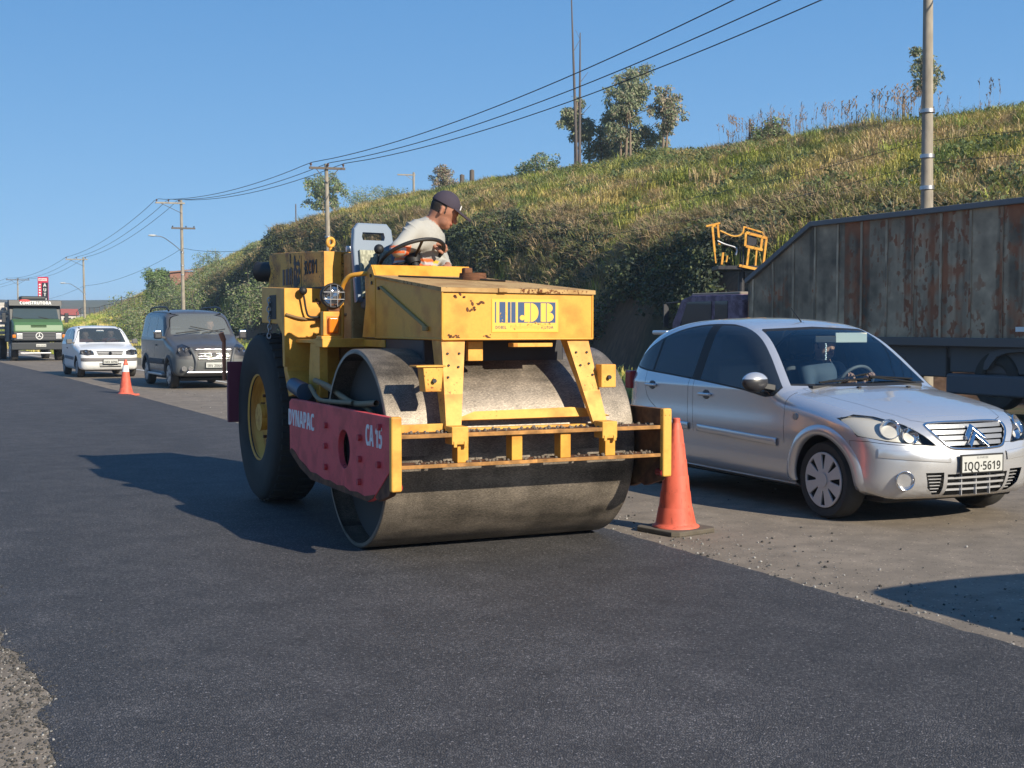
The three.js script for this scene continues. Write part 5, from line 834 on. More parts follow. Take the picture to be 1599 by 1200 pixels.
  mesh('wiper', [rod([-.45, .985, -.36], [.1, 1.03, -.40], .011), rod([.05, .985, -.34], [.5, 1.03, -.44], .011)], M.black, v);
  cabin(v, -.52, .94, -1.2, .52, .64, 1, [.34, .92, -.84]);
  mesh('rear_view_mirror', box(-.11, .11, 1.25, 1.31, -.93, -.90, .01), M.steel, v);
  driver(pos, yaw, [.34, .52, -1.19], 'driver at the wheel of the white hatchback', [.22, .05, .04], C_HAIR, .97);
  driver(pos, yaw, [-.36, .52, -1.19], 'passenger beside the driver in the white hatchback', [.30, .08, .06], [.05, .03, .02], .92).children[0].name = 'body';
}
// the next car of the queue, outside the frame on the right: its shadow falls on the old lane
{
  const v = thing('blue_saloon', 'car ahead of the silver hatchback, only its shadow seen', 'car', RW(6.08, 1.32, 0), TH);
  const o = { paint: phys(lin(.05, .08, .16), .35, .4, { clearcoat: 1 }), half: .82, axles: [.9, -1.6], WR: .29, RA: .33, rim: .19, h: .05,
    sp: { profile: [[1.5, .22], [1.62, .4], [1.6, .62], [1.3, .78], [.6, .90], [.3, .98], [-.2, 1.3], [-.6, 1.43], [-1.2, 1.46], [-1.7, 1.40], [-2.05, 1.12], [-2.3, .95], [-2.36, .6], [-2.3, .3], [-2.1, .22], [0, .2]], sweepF: .1, sweepR: .06, zF: 0, zR: -1.5, crown: .045, k: .12, W: (z, y) => { let w = .82; if (z > .8) w *= Math.pow(Math.max(0, 1 - Math.pow((z - .8) / .95, 4)), .25); if (z < -1.6) w *= Math.pow(Math.max(0, 1 - Math.pow((-1.6 - z) / .9, 4)), .25); if (y > .9) w -= (y - .9) * .32; return w; } },
    lo: [-.95, .12, -2.6], hi: [.95, 1.6, 1.8], side: [['door_glass', [[.1, .95], [-.2, 1.2], [-.5, 1.34], [-1.3, 1.37], [-1.75, 1.2], [-1.9, .97]]]], ws: [[-.62, 1.0], [-.55, 1.34], [.55, 1.34], [.62, 1.0]], wsZ: [-.7, .8], rear: [[-.55, 1.0], [-.5, 1.3], [.5, 1.3], [.55, 1.0]], rearZ: [-2.4, -1.5] };
  buildPlainCar(v, o);
}
// ---------------------------------------------------------------- green lorry of an older make, coming up behind the cars
{
  const pos = RW(6.2, 56, -.05), yaw = TH + .06, v = thing('green_truck', 'old green bonnet truck with black grille and slatted load body', 'truck', pos, yaw);
  const slatM = std(lin(.45, .42, .38), .8), green = phys(lin(.075, .16, .06), .45, 0, { clearcoat: .5 }), dk = std(lin(.016, .02, .026), .5);
  mesh('cab', [sideX([[-.1, 1.0], [-.1, 1.72], [-.30, 2.34], [-.42, 2.44], [-1.5, 2.46], [-1.6, 2.4], [-1.6, .8], [-.3, .8]], -1.02, 1.02, .05)], dk, v, 'dark cab above a green bonnet');
  mesh('windscreen', frontZ([[-.90, 0], [-.84, .50], [.84, .50], [.90, 0]], 0, .01).rotateX(-.31).translate(0, 1.76, -.075), phys(lin(.12, .17, .2), .03, 0, { transmission: .6, thickness: 0 }), v);
  for (const s of [-1, 1]) { mesh('wiper', rod([s * .5, 1.76, -.05], [s * .5 - .4, 1.84, -.09], .014), M.black, v); mesh('side_glass', sideX([[-.45, 1.72], [-.62, 2.25], [-1.3, 2.25], [-1.3, 1.72]], s * 1.022 - .004, s * 1.022 + .004), M.tint, v); }
  const visor = mesh('sun_visor', sideX([[-.30, 2.30], [.02, 2.30], [-.05, 2.52], [-.38, 2.54]], -1.04, 1.04, .02), dk, v);
  mesh('lettering', letters('CONSTRUTORA', .13, .004, .95).rotateX(-.3).translate(0, 2.41, .0), M.white, visor); mesh('badge', new THREE.SphereGeometry(.1, 16, 8).scale(2.2, .55, .15).translate(-.42, 2.50, -.02), std(lin(.5, .03, .03), .5), visor);
  mesh('roof_hatch', box(-.5, .5, 2.52, 2.70, -1.3, -.6, .06), dk, v);
  mesh('bonnet', sideX([[-.12, 1.20], [-.12, 1.76], [.10, 1.74], [.62, 1.62], [.78, 1.50], [.82, 1.28], [.82, 1.20]], -.96, .96, .06), green, v, 'faded green bonnet');
  mesh('bonnet_vent', [0, 1, 2].map(i => box(-.3, .3, 1.50 - i * .04, 1.515 - i * .04, .74 + .028 * i, .83, .004)), std(lin(.07, .15, .05), .6), v);
  const gr = mesh('grille', box(-.98, .98, .86, 1.24, .10, .86, .04), dk, v); for (let i = 0; i < 5; i++) mesh('grille_bar', box(-.62, .62, .93 + i * .062, .95 + i * .062, .855, .875, .004), std(lin(.12, .12, .13), .5), gr);
  mesh('star_ring', [new THREE.TorusGeometry(.13, .016, 8, 30).translate(0, 1.06, .885), ...[0, 2.094, 4.189].map(a => rod([0, 1.06, .885], [.12 * Math.sin(a), 1.06 + .12 * Math.cos(a), .885], .018, .008))], M.white, gr, 'round three pointed emblem');
  for (const s of [-1, 1]) { const h = mesh('headlamp', [box(s * .63, s * .87, .93, 1.17, .84, .885, .02)], M.steel, gr); mesh('lens', new THREE.SphereGeometry(.095, 18, 10).scale(1, 1, .35).translate(s * .75, 1.04, .885), M.lens, h); mesh('indicator', box(s * .89, s * 1.02, .99, 1.12, .80, .88, .02), M.amber, gr); mesh('door_mirror', [box(s * 1.14, s * 1.30, 1.6, 2.0, -.12, -.06, .02), rod([s * 1.0, 1.95, -.3], [s * 1.2, 1.9, -.1], .012)], dk, v); }
  const bp = mesh('bumper', box(-1.08, 1.08, .50, .80, .72, .96, .03), dk, v); numberPlate(bp, 'IDU 3170', '', .98, .68, .05); mesh('bumper_lip', box(-.75, .45, .33, .40, .80, .94, .02), M.steel, bp);
  for (const z of [0, -3.6]) for (const s of [-1, 1]) makeWheel(v, s * .88, .48, z, .48, .28, .27, 'seven', M.steel);
  mesh('chassis', box(-.45, .45, .55, .8, -5.2, .7, .02), dk, v);
  const lb = mesh('load_body', box(-1.2, 1.2, .95, 1.05, -5.6, -1.75, .02), std(lin(.2, .14, .08), .8), v, 'pale slatted load body');
  for (const s of [-1, 1]) { for (let i = 0; i < 7; i++) mesh('slat', box(s * 1.2 - .02, s * 1.2 + .02, 1.12 + i * .2, 1.24 + i * .2, -5.6, -1.75, .006), slatM, lb); for (const z of [-1.8, -3.1, -4.4, -5.55]) mesh('stake', box(s * 1.235 - .02, s * 1.235 + .02, 1.0, 2.5, z - .04, z + .04, .006), M.white, lb); }
  for (let i = 0; i < 7; i++) mesh('front_slat', box(-1.2, 1.2, 1.12 + i * .2, 1.24 + i * .2, -1.78, -1.74, .006), slatM, lb);
}
// ---------------------------------------------------------------- dump truck parked beside the lane, cab away from the camera
{
  const t0 = 21.2, v = thing('dump_truck', 'rusty grey dump truck with purple cab parked behind the silver hatchback', 'dump truck', W(16.5, 20.0, 0), TH + Math.PI); // local: z = along t (away), x = towards the road (-s)
  const rustTex = (seed, amt) => dataTex(1024, (u, w, i, j) => { const n = fbm(u * 5 + seed, w * 5, 5), st = fbm(u * 60 + seed, w * 2.5, 3), f = fbm(u * 40, w * 40 + seed, 4), g = fbm(u * 2.2 + seed, w * 1.3 + 4, 3); const r = n * .5 + st * .25 + f * .28; const base = 130 + 110 * f - 56 * clamp((st - .48) * 4) - 40 * clamp((n - .5) * 4), place = u > .58 && u < .86 ? .10 : u >= .86 ? .04 : -.04, spot = fbm(u * 150 + seed, w * 90, 3) > .60 ? .10 : 0; const mx = clamp((n * .34 + st * .40 + f * .30 + (g - .5) * .4 + place + spot - amt) * 8), k = .72 + .6 * f, q = [142 * k, 100 * k, 78 * k]; return [1.02, 1, .95].map((c, e) => lerp(base * c, q[e], mx)); });
  const steelSide = std(lin(.90, .66, .47), .8, 0, { map: rustTex(3, .535) }), rib = std(lin(.86, .64, .46), .8, 0, { map: rustTex(9, .56) });
  // box: near side at x = 0, reaching to x = -2.3; front end at z = 5.6, tail at z = -2.6
  const yb = 1.18, yt = 3.46, zf = 3.2, zc = 1.0, zr = -8.5, dh = 1.08;
  const side = [[zr, yb + .02], [zr, yt], [zc, yt], [zf, yt - dh], [zf, yb + .02], [zf - .2, yb]];
  const bx = mesh('tipper_body', [sideX(side, -.05, 0, .006), sideX(side, -2.3, -2.25, .006), box(-2.3, 0, yb - .02, yb + .06, zr, zf, .01)].map(g => boxUV(g, 12)), steelSide, v, 'rust streaked steel tipper body');
  mesh('front_wall', box(-2.24, -.06, yb, yt - dh - .02, zf - .06, zf, .006), steelSide, bx);
  mesh('top_rail', [bar([.02, yt + .03, zr], [.02, yt + .03, zc + .02], .12, .10), bar([.02, yt + .03, zc], [.02, yt - dh + .02, zf + .02], .12, .10)], std(lin(.17, .16, .16), .85), bx);
  mesh('bottom_rail', box(-.03, .07, yb - .10, yb + .05, zr, zf, .012), std(lin(.14, .12, .11), .9), bx);
  for (let i = 0; i < 17; i++) { const z = zr + .3 + i * .70, yy = z > zc ? yt - dh * (z - zc) / (zf - zc) : yt; if (z < zf - .1) mesh('rib', box(0, .032, yb + .04, yy - .03, z - .04, z + .04, .012).clone(), rib, bx).geometry = boxUV(box(0, .02, yb + .04, yy - .03, z - .03, z + .03, .009), 12); }
  mesh('reflector', [box(.001, .006, yb + .16, yb + .24, -4.72, -4.52, .002)], std(lin(.6, .03, .05), .3), bx); mesh('reflector', [box(.001, .006, yb + .16, yb + .24, -4.52, -4.32, .002)], M.white, bx);
  mesh('marker_lamp', box(.06, .09, yb - .06, yb - .01, -5.0, -4.88, .008), std(lin(.5, .12, .08), .4), bx);
  const dk = std(lin(.105, .10, .10), .85);
  mesh('chassis', [box(-1.55, -.75, .72, 1.0, -8.0, 6.4, .02), box(-2.1, -.2, .86, 1.14, -8.0, 3.1, .03), box(-.6, -.12, .45, .92, -1.6, .6, .05)], dk, v);
  mesh('mudguard', [sideX(spline2([[-7.3, .7], [-7.15, .98], [-6.5, 1.07], [-4.3, 1.07], [-3.75, .98], [-3.6, .7], [-3.7, .7], [-3.9, .92], [-4.4, 1.01], [-6.4, 1.01], [-7.0, .92], [-7.2, .7]], 2), -.62, -.02)], dk, v);
  for (const [z, n] of [[-5.2, 2], [-3.8, 2], [4.9, 1]]) for (const x of [-.22, -2.05]) makeWheel(v, x, .5, z, .5, .28, .28, 'five', std(lin(.16, .15, .14), .8, .2)).name = 'wheel';
  mesh('fuel_tank', [alongZ(new THREE.CylinderGeometry(.3, .3, 1.1, 24)).translate(-.35, .75, 1.6)], dk, v);
  mesh('side_skirt', box(-.32, -.14, .52, 1.12, -2.6, 3.0, .03), dk, v); mesh('tool_box', box(-.40, -.04, .24, .60, -9.0, -2.7, .05), std(lin(.10, .10, .11), .8), v); mesh('side_guard', box(-.32, -.14, .62, 1.12, -9.0, -2.7, .03), dk, v); mesh('mud_flap', box(-.55, -.08, .25, .9, -7.5, -7.48, .004), M.rubber, v);
  // cab
  const pur = std(lin(.24, .16, .22), .75, 0, { map: wear(0, .30, [140, 120, 130], .7, 60, [110, 90, 80]) });
  const cab = mesh('cab', sideX([[3.55, .7], [3.55, 2.02], [3.62, 2.14], [5.6, 2.16], [6.05, 2.06], [6.45, 1.5], [6.5, .7]], -2.2, -.10, .05), pur, v, 'faded purple cab with dented roof');
  mesh('cab_roof', box(-2.15, -.15, 2.10, 2.20, 3.7, 5.7, .05), std(lin(.20, .17, .14), .9), cab); mesh('side_glass', sideX([[4.75, 1.4], [4.75, 2.0], [5.75, 2.0], [6.1, 1.4]], -.10, -.085), M.tint, cab); mesh('quarter_glass', sideX([[4.1, 1.4], [4.1, 2.0], [4.6, 2.0], [4.6, 1.4]], -.10, -.085), M.tint, cab);
  mesh('cab_mirror', [box(.03, .17, 1.4, 1.95, 6.38, 6.42, .01), rod([-.1, 2.0, 6.1], [.1, 1.97, 6.4], .02), rod([-.1, 1.35, 6.4], [.1, 1.42, 6.4], .02)], M.darkMetal, cab);
  mesh('exhaust', rod([-.5, .9, 3.38], [-.5, 2.3, 3.38], .05), M.rust, v);
}
// ---------------------------------------------------------------- traffic cones
function cone(label, s, t, y, h, band, worn) {
  const c = thing('traffic_cone', label, 'traffic cone', RW(s, t, y), TH + (worn ? .22 : .5), 'traffic cones along the seam');
  const om = std(lin(.82, .15, .085), .6, 0, { map: dataTex(256, (u, v) => { const n = fbm(u * 10, v * 10, 5, 10), d = clamp((fbm(u * 6 + 2, v * 9, 5) - .54) * 4) * .5, sm = fbm(u * 44, v * 44, 3) > .72 ? .84 : 1, k = 215 + 40 * n; return [lerp(k, 175, d) * sm, lerp(k, 160, d) * sm, lerp(k, 150, d) * sm]; }) });
  const b = [[-.21, -.17], [-.17, -.21], [.17, -.21], [.21, -.17], [.21, .17], [.17, .21], [-.17, .21], [-.21, .17]];
  mesh('base', planY(b, 0, .035, .008), worn ? std(lin(.13, .115, .095), .95, 0, { map: M.rubber.map }) : om, c, worn ? 'dirty black rubber foot' : undefined);
  const prof = [[.165, .03], [.165, .045], [.145, .055], [.140, .07]]; for (const k of [.22, .36, .50, .64, .78, .90]) { const r = lerp(.138, .028, k) + .002; prof.push([r + .004, h * k - .004], [r, h * k + .002]); } prof.push([.03, h * .955], [.026, h * .96], [.028, h * .99], [.022, h], [0, h]);
  const g = lathe(prof, 40), p = g.attributes.position; for (let i = 0; i < p.count; i++) { const a = Math.atan2(p.getZ(i), p.getX(i)), k = 1 + .022 * Math.sin(a * 3 + p.getY(i) * 9) * (p.getY(i) > .06 ? 1 : .3); p.setX(i, p.getX(i) * k); p.setZ(i, p.getZ(i) * k); } g.computeVertexNormals();
  mesh('shell', g, om, c); if (band) mesh('reflective_band', lathe([[lerp(.138, .028, .66) + .007, h * .66], [lerp(.138, .028, .84) + .007, h * .84]], 40), M.white, c);
}
cone('worn orange traffic cone on a dirty black foot beside the drum', 4.86, 7.63, 0, .80, false, true);
cone('small orange traffic cone with white band in front of the cars', 4.33, 27.3, 0, .74, true, false);
// ---------------------------------------------------------------- poles and lines
const conc = std(lin(.40, .37, .32), .9, 0, { map: dataTex(256, (u, v) => { const n = fbm(u * 6, v * 40, 4), k = 190 + 65 * n; return [k, k * .98, k * .95]; }) }), wood = std(lin(.12, .10, .085), .9);
const px2 = (u, v, D) => { const p = Math.atan(92 / 2000), a = (u - 799.5) / 2000, b = -(v - 600) / 2000, zc = D; return V(a * zc, 1.45 + zc * (b * Math.cos(p) - Math.sin(p)), -zc * (b * Math.sin(p) + Math.cos(p))); };
const ends = [];
function pole(label, x, z, y0, y1, lean, armDir, o = {}) {
  const p = thing('utility_pole', label, 'utility pole', V(x, y0, z), TH, 'utility poles along the road'), H = y1 - y0; p.rotation.z = lean;
  mesh('shaft', rod([0, -.5, 0], [0, H + .25, 0], .16, .095, 20), conc, p);
  const A = o.arm ?? 1.2, off = o.off ?? 0; const arm = mesh('crossarm', [box(-A + off, A + off, H - .06, H + .06, .11, .20, .01)], o.pale ? conc : wood, p);
  mesh('brace', [bar([-A * .6 + off, H - .05, .15], [0, H - .75, .13], .04, .02), ...(off ? [] : [bar([A * .6, H - .05, .15], [0, H - .75, .13], .04, .02)])], M.darkMetal, arm);
  const pts = []; for (const q of o.ins || [-.9, .05, .9]) { mesh('insulator', lathe([[.02, 0], [.02, .06], [.06, .08], [.05, .12], [.065, .14], [.04, .2], [0, .22]], 12).translate(q * A + off, H + .06, .155), std(lin(.12, .06, .04), .4), arm); pts.push(V(q * A + off, H + .26, .155)); }
  if (o.second) { const a2 = mesh('lower_crossarm', [box(-.8, 1.0, H - 1.95, H - 1.82, .11, .19, .01)], wood, p); for (const q of [-.7, .3, .9]) mesh('insulator', lathe([[.02, 0], [.06, .05], [.05, .1], [0, .12]], 10).translate(q, H - 1.82, .15), M.darkMetal, a2); }
  if (o.lamp) { const l = mesh('lamp_arm', tube([[0, o.lamp, .1], [-.6, o.lamp + .5, .3], [-1.5, o.lamp + 1.05, .7], [-2.1, o.lamp + 1.15, .9]], .03, 20, 8), M.steel, p); mesh('lamp_head', ellipsoid(-2.35, o.lamp + 1.17, .98, .32, .08, .12), std(lin(.45, .46, .46), .5), l); }
  mesh('bands', [H * .45, H * .52, H * .62].map(y => rod([0, y, 0], [0, y + .08, 0], .158, .156, 18)), M.steel, p);
  p.updateMatrixWorld(true); const w = pts.map(q => q.applyMatrix4(p.matrixWorld)); return { w, p, H };
}
// wires need the pole heads first; near pole stands right of the frame's top
const P1 = pole('tall pale concrete pole behind the dump truck, cut by the frame', 9.18, -28.35, 0, 9.84, .012, 0, { arm: 1.25 });
const P2 = pole('concrete pole with wide crossarm rising behind the roller engine', -9.35, -66, .2, 9.45, .018, 0, { arm: .95 });
const P3 = pole('concrete pole with two crossarms and street lamp behind the minivan', -25.1, -98, .8, 10.7, .01, 0, { arm: 1.1, off: -.85, pale: true, second: true, lamp: 6.2, ins: [-.9, -.1, .6] });
const P4 = pole('concrete pole with street lamp above the white hatchback', -48.3, -145, .6, 8.85, .012, 0, { arm: 1.2, off: -.75, pale: true, lamp: 4.4, ins: [-.9, 0, .8] });
const P5 = pole('farthest thin pole left of the red sign', -75.5, -196, 0, 8.35, 0, 0, { arm: 1.7 });
{ const p = thing('utility_pole', 'pale pole with one sided crossarm standing on the hilltop', 'utility pole', px2(646, 312, 118), .2, 'utility poles along the road'); mesh('shaft', rod([0, -1, 0], [0, 2.5, 0], .12, .1, 12), conc, p); mesh('crossarm', box(-1.5, .15, 2.2, 2.32, -.06, .06, .01), conc, p); mesh('brace', bar([-.7, 2.2, 0], [0, 1.7, 0], .04), conc, p); }
const wireMat = std(lin(.03, .03, .035), .6);
function wire(label, pts, sag, r = .018) {
  const out = []; for (let i = 0; i < pts.length - 1; i++) { const a = pts[i], b = pts[i + 1], n = 14; for (let k = i ? 1 : 0; k <= n; k++) { const t = k / n, q = a.clone().lerp(b, t); q.y -= sag[i % sag.length] * 4 * t * (1 - t); out.push(q); } }
  const g = new THREE.TubeGeometry(new THREE.CatmullRomCurve3(out), out.length * 2, r, 6); return single('power_line', g, wireMat, label, 'power line', 'overhead power lines');
}
const near = P1.w.map((q, i) => q.clone().add(V(14, .8, 36))), far = P5.w.map(q => q.clone().add(V(-30, -.5, -50)));
['uppermost black power line strung from pole to pole', 'middle black power line strung from pole to pole', 'lowest of the three black power lines between the poles'].forEach((l, i) => wire(l, [near[i], P1.w[i], P2.w[i], P3.w[i], P4.w[i], P5.w[i], far[i]], [.5, .75, .55, .7, .7, .5]));
{ const a = P1.p.position, m = (p, y) => V(p.x, y, p.z); const q1 = m(P1.p.position, 5.5), q2 = m(P2.p.position, 6.3), q3 = m(P3.p.position, 7.3), q4 = m(P4.p.position, 5.9);
  wire('thin phone cable crossing the hillside below the power lines', [V(30, 6.5, -8), q1, q2], [.3, .9], .006); wire('thin cable between the lamp posts left of the hill', [q2, q3, q4, m(P5.p.position, 5)], [.6], .014);
  wire('second phone cable just under the first on the hillside', [V(30, 6.0, -8), q1.clone().setY(5.0), q2.clone().setY(5.6)], [.3, 1.0], .006); }
// ---------------------------------------------------------------- hill things: trees, bare trunks, posts, shed roof
const bark = std(lin(.20, .15, .11), .9);
function leafCrown(blobs, n, size, droop, cols) {
  const P = [], C = []; const tot = blobs.reduce((a, b) => a + b[3] ** 2, 0);
  for (const [bx, by, bz, r] of blobs) { const m = Math.round(n * r * r / tot), sub = Array.from({ length: Math.max(4, Math.round(r * 14)) }, () => V(rr(-1, 1), rr(-.8, 1), rr(-1, 1)).multiplyScalar(r * .95));
    for (let i = 0; i < m; i++) { const c = sub[(rnd() * sub.length) | 0], q = V(bx, by, bz).add(c).add(V(rr(-1, 1), rr(-1, 1), rr(-1, 1)).multiplyScalar(r * .36)); const u = V(rr(-1, 1), -droop + rr(-.6, .6), rr(-1, 1)).normalize(), v = V(rr(-1, 1), rr(-1, 1), rr(-1, 1)).cross(u).normalize(), L = size * rr(.6, 1.3), w = L * .22;
      const a = q, b = q.clone().addScaledVector(u, L), m1 = q.clone().addScaledVector(u, L * .45); const c1 = m1.clone().addScaledVector(v, w), c2 = m1.clone().addScaledVector(v, -w); for (const p of [a, c1, b, a, b, c2]) P.push(p.x, p.y, p.z); const k = cols[(rnd() * cols.length) | 0], f = rr(.75, 1.25); for (let e = 0; e < 6; e++) C.push(k[0] * f, k[1] * f, k[2] * f); } }
  const g = new THREE.BufferGeometry(); g.setAttribute('position', new THREE.Float32BufferAttribute(P, 3)); g.setAttribute('color', new THREE.Float32BufferAttribute(C, 3)); g.computeVertexNormals(); return g;
}
const crownMat = phys(0xffffff, .8, 0, { vertexColors: true, transmission: .3, thickness: 0 });
const EUC = [[.20, .25, .13], [.27, .30, .16], [.16, .21, .11], [.33, .29, .19]], BUSH = [[.17, .25, .06], [.22, .30, .08], [.13, .19, .055]], RUSSET = [[.34, .25, .19], [.25, .27, .14], [.38, .29, .2]];
// base pixel and distance give the foot, size in metres
function tree(label, u, v, D, H, w, o = {}) {
  const foot = px2(u, v, D), t = thing(o.name || 'eucalyptus_tree', label, o.cat || 'tree', foot.clone().setY(foot.y - .3), rr(0, 6), o.group || 'trees along the hilltop');
  const n = o.trunks ?? 1, trunkG = []; for (let i = 0; i < n; i++) { const x = (i - (n - 1) / 2) * w * .22 + rr(-.05, .05) * w, lean = rr(-.06, .06) * H, r = (o.r ?? .11) * rr(.8, 1.1), top = V(x + lean, H * .93, rr(-.2, .2)); trunkG.push(tube([[x, 0, 0], [x + lean * .3, H * .35, .05], [x + lean * .7, H * .7, .0], top], r * .6, 18, 7)); trunkG.push(rod([x, 0, 0], [x + lean * .3, H * .35, .05], r, r * .6, 8)); for (let k = 0; k < 5; k++) { const y = H * rr(.45, .85), d = rr(0, 6.28), L = w * rr(.25, .45); trunkG.push(rod([x + lean * y / H, y, 0], [x + lean + Math.cos(d) * L, y + L * rr(.4, 1), Math.sin(d) * L], r * .3, r * .1, 5)); } }
  mesh('trunk', trunkG, o.bark || bark, t);
  const blobs = (o.blobs || [[0, .86, .30], [-.28, .70, .28], [.26, .72, .28], [0, .58, .32], [-.2, .45, .22], [.24, .50, .24]]).map(([x, y, r]) => [x * w, y * H, rr(-.25, .25) * w, r * w]);
  mesh('crown', leafCrown(blobs, (o.n ?? 3600) * 1.9, (o.leaf ?? .34) * .62, o.droop ?? .7, o.cols || EUC), crownMat, t);
  return t;
}
reseed(101);
tree('slim tree with drooping crown left of the hilltop group', 900, 258, 84, 4.6, 2.3, { trunks: 3, n: 2600 });
tree('tallest leafy tree in the hilltop group', 978, 248, 82, 6.1, 3.2, { trunks: 3, n: 5200, blobs: [[.06, .88, .30], [-.12, .80, .24], [.18, .74, .24], [-.22, .62, .26], [.05, .58, .30], [.22, .50, .2], [-.05, .38, .26]] });
tree('thin reddish tree at the right end of the hilltop group', 1037, 240, 82, 4.4, 2.3, { trunks: 2, n: 2000, cols: RUSSET.concat(EUC) });
tree('low bushy tree between the tall hilltop trees', 945, 252, 86, 2.9, 3.2, { trunks: 4, n: 3000, cols: EUC, blobs: [[-.3, .5, .28], [0, .6, .32], [.3, .5, .3], [.1, .3, .3], [-.2, .3, .25]] });
tree('dark round bush at the foot of the tall hilltop trees', 1000, 248, 84, 2.3, 3.0, { trunks: 3, n: 2600, cols: EUC, blobs: [[-.3, .5, .28], [0, .6, .32], [.3, .5, .3], [.1, .3, .3]] });
tree('airy tree half hidden behind the near concrete pole', 1440, 188, 52, 3.4, 1.55, { trunks: 2, n: 1500, leaf: .22, r: .05 });
tree('green tree left of the pole behind the operator seat', 505, 352, 128, 5.4, 3.4, { n: 2600, leaf: .42, cols: EUC.concat(BUSH) });
tree('leafy green tree above the white and grey cars', 245, 478, 132, 4.4, 2.9, { n: 3800, leaf: .4, droop: .2, cols: [[.14, .22, .06], [.19, .28, .08], [.11, .17, .05]], name: 'broadleaf_tree', blobs: [[0, .78, .28], [-.22, .6, .34], [.22, .6, .34], [0, .45, .4], [-.2, .3, .3], [.22, .3, .3]] });
for (const [l, u, v, D, H, w] of [['brown green bush on the hilltop left of the stumps', 690, 295, 96, 2.3, 2.1], ['round green bush on the hilltop right of the wooden post', 1195, 219, 62, 1.0, 2.1], ['wide bush on the skyline between the second pole and the operator', 570, 330, 130, 2.2, 4.6], ['scrubby bush on the skyline above the minivan', 335, 425, 140, 2.6, 3.6], ['pale green bush beside the third pole', 312, 455, 128, 2.6, 4.2], ['dark bush at the foot of the hill beside the minivan', 222, 530, 98, 2.7, 4.2], ['grey green shrub on the slope left of the minivan', 200, 498, 112, 2.2, 3.4], ['leafy bush on the skyline above the engine cover', 400, 402, 120, 1.7, 3.0], ['small thorny bush on the skyline right of the operator', 840, 270, 84, 1.2, 2.6], ['low shrub on the skyline below the hilltop pole', 610, 318, 120, 1.4, 3.2], ['dense bush right of the leafy tree above the minivan', 268, 478, 122, 2.6, 4.0], ['dark bush directly above the minivan roof', 300, 490, 106, 2.4, 4.4], ['low bush between the white and grey cars', 206, 535, 96, 1.8, 2.6], ['bush on the slope above the minivan right corner', 355, 445, 118, 2.2, 4.2], ['shaded bush right of the minivan beside the wheel', 392, 500, 84, 3.0, 4.4]])
  tree(l, u, v, D, H, w, { name: 'bush', cat: 'bush', group: 'bushes on the hill', n: 1700, leaf: .28, droop: .1, r: .05, cols: l.includes('brown') ? RUSSET : BUSH.concat(EUC), blobs: [[0, .7, .26], [-.28, .5, .26], [.28, .5, .26], [0, .35, .34], [-.3, .2, .25], [.3, .22, .25]] });
for (const [l, u, v, D, H, lean] of [['taller of two bare trunks beside the hilltop trees', 901, 258, 80, 11.2, -.4], ['shorter of two bare trunks beside the hilltop trees', 905, 256, 79, 8.0, .02]]) { const f = px2(u, v, D), t = thing('bare_trunk', l, 'tree trunk', f, 0, 'bare trunks on the hilltop'); mesh('trunk', [rod([0, -.3, 0], [lean * .5, H * .5, 0], .10, .075, 9), rod([lean * .5, H * .5, 0], [lean, H, 0], .075, .03, 9)], std(lin(.10, .085, .08), .9), t); mesh('twigs', [rod([lean * .7, H * .62, 0], [lean * .7 + .5, H * .70, 0], .02, .01, 5), rod([lean, H * .95, 0], [lean - .3, H * 1.02, .1], .015, .008, 5)], wood, t); }
for (const [l, u, v, D, h] of [['thick wooden stump on the skyline right of the operator', 721, 292, 92, .85], ['thin leaning post beside the wooden stump', 737, 290, 92, 1.1], ['short post on the skyline left of the trees', 836, 268, 88, 1.0], ['dark post on the skyline beside the round bush', 1171, 219, 62, 1.0], ['post on the skyline just left of the near pole', 1411, 192, 52, 1.05], ['lone thin post on the ridge left of the second pole', 462, 366, 112, 2.6]]) { const p = thing('fence_post', l, 'fence post', px2(u, v, D), rr(0, 3), 'posts along the hill crest'); const r = l.includes('stump') ? .2 : .06; mesh('post', rod([0, -.6, 0], [rr(-.05, .05), h, 0], r, r * .85, 9), wood, p); mesh('cap', rod([0, h - .04, 0], [rr(-.03, .03), h + .05, 0], r * .8, r * .3, 9), wood, p); }
{ const p = thing('shed_roof', 'pale sheet roof jutting from the hilltop above the engine', 'shed', px2(425, 392, 122), .5); mesh('roof', boxUV(new THREE.BoxGeometry(4.2, .12, 2.4)).rotateZ(.16).translate(.2, .5, 0), std(lin(.45, .40, .33), .9), p); for (const x of [-1.6, 1.6]) mesh('post', rod([x, -1.6, .8], [x, .3 + x * .16, .8], .08), wood, p); mesh('beam', bar([-2.1, .1, 1.0], [2.1, .65, 1.0], .14), wood, p); }
{ const p = thing('brick_building', 'reddish brown wall of a building above the third pole', 'building', px2(290, 452, 150), .6); mesh('wall', box(-2.6, 2.6, -1.5, 2.0, -2, 2, .02), std(lin(.24, .12, .09), .95), p); mesh('roof', boxUV(new THREE.BoxGeometry(5.6, .15, 4.6)).rotateZ(.12).translate(0, 2.2, 0), std(lin(.25, .14, .10), .9), p); }
// mesh fence down the bank on the left
{ const f = thing('wire_fence', 'wire mesh fence running down the bank on the left', 'fence'), at = (k, up) => { const s = lerp(24.4, 22.4, k), t = lerp(146, 205, k); return W(s, t, hillY(s, t) + up); }, n = 14; for (let i = 0; i <= n; i++) mesh('post', rod(at(i / n, -.4), at(i / n, 1.75), .06, .06, 6), wood, f); for (let k = 0; k < 6; k++) mesh('strand', tube(Array.from({ length: 15 }, (_, i) => at(i / 14, .2 + k * .3)), .016, 28, 4), M.darkMetal, f); mesh('top_rail', tube(Array.from({ length: 15 }, (_, i) => at(i / 14, 1.7)), .035, 28, 5), wood, f); }
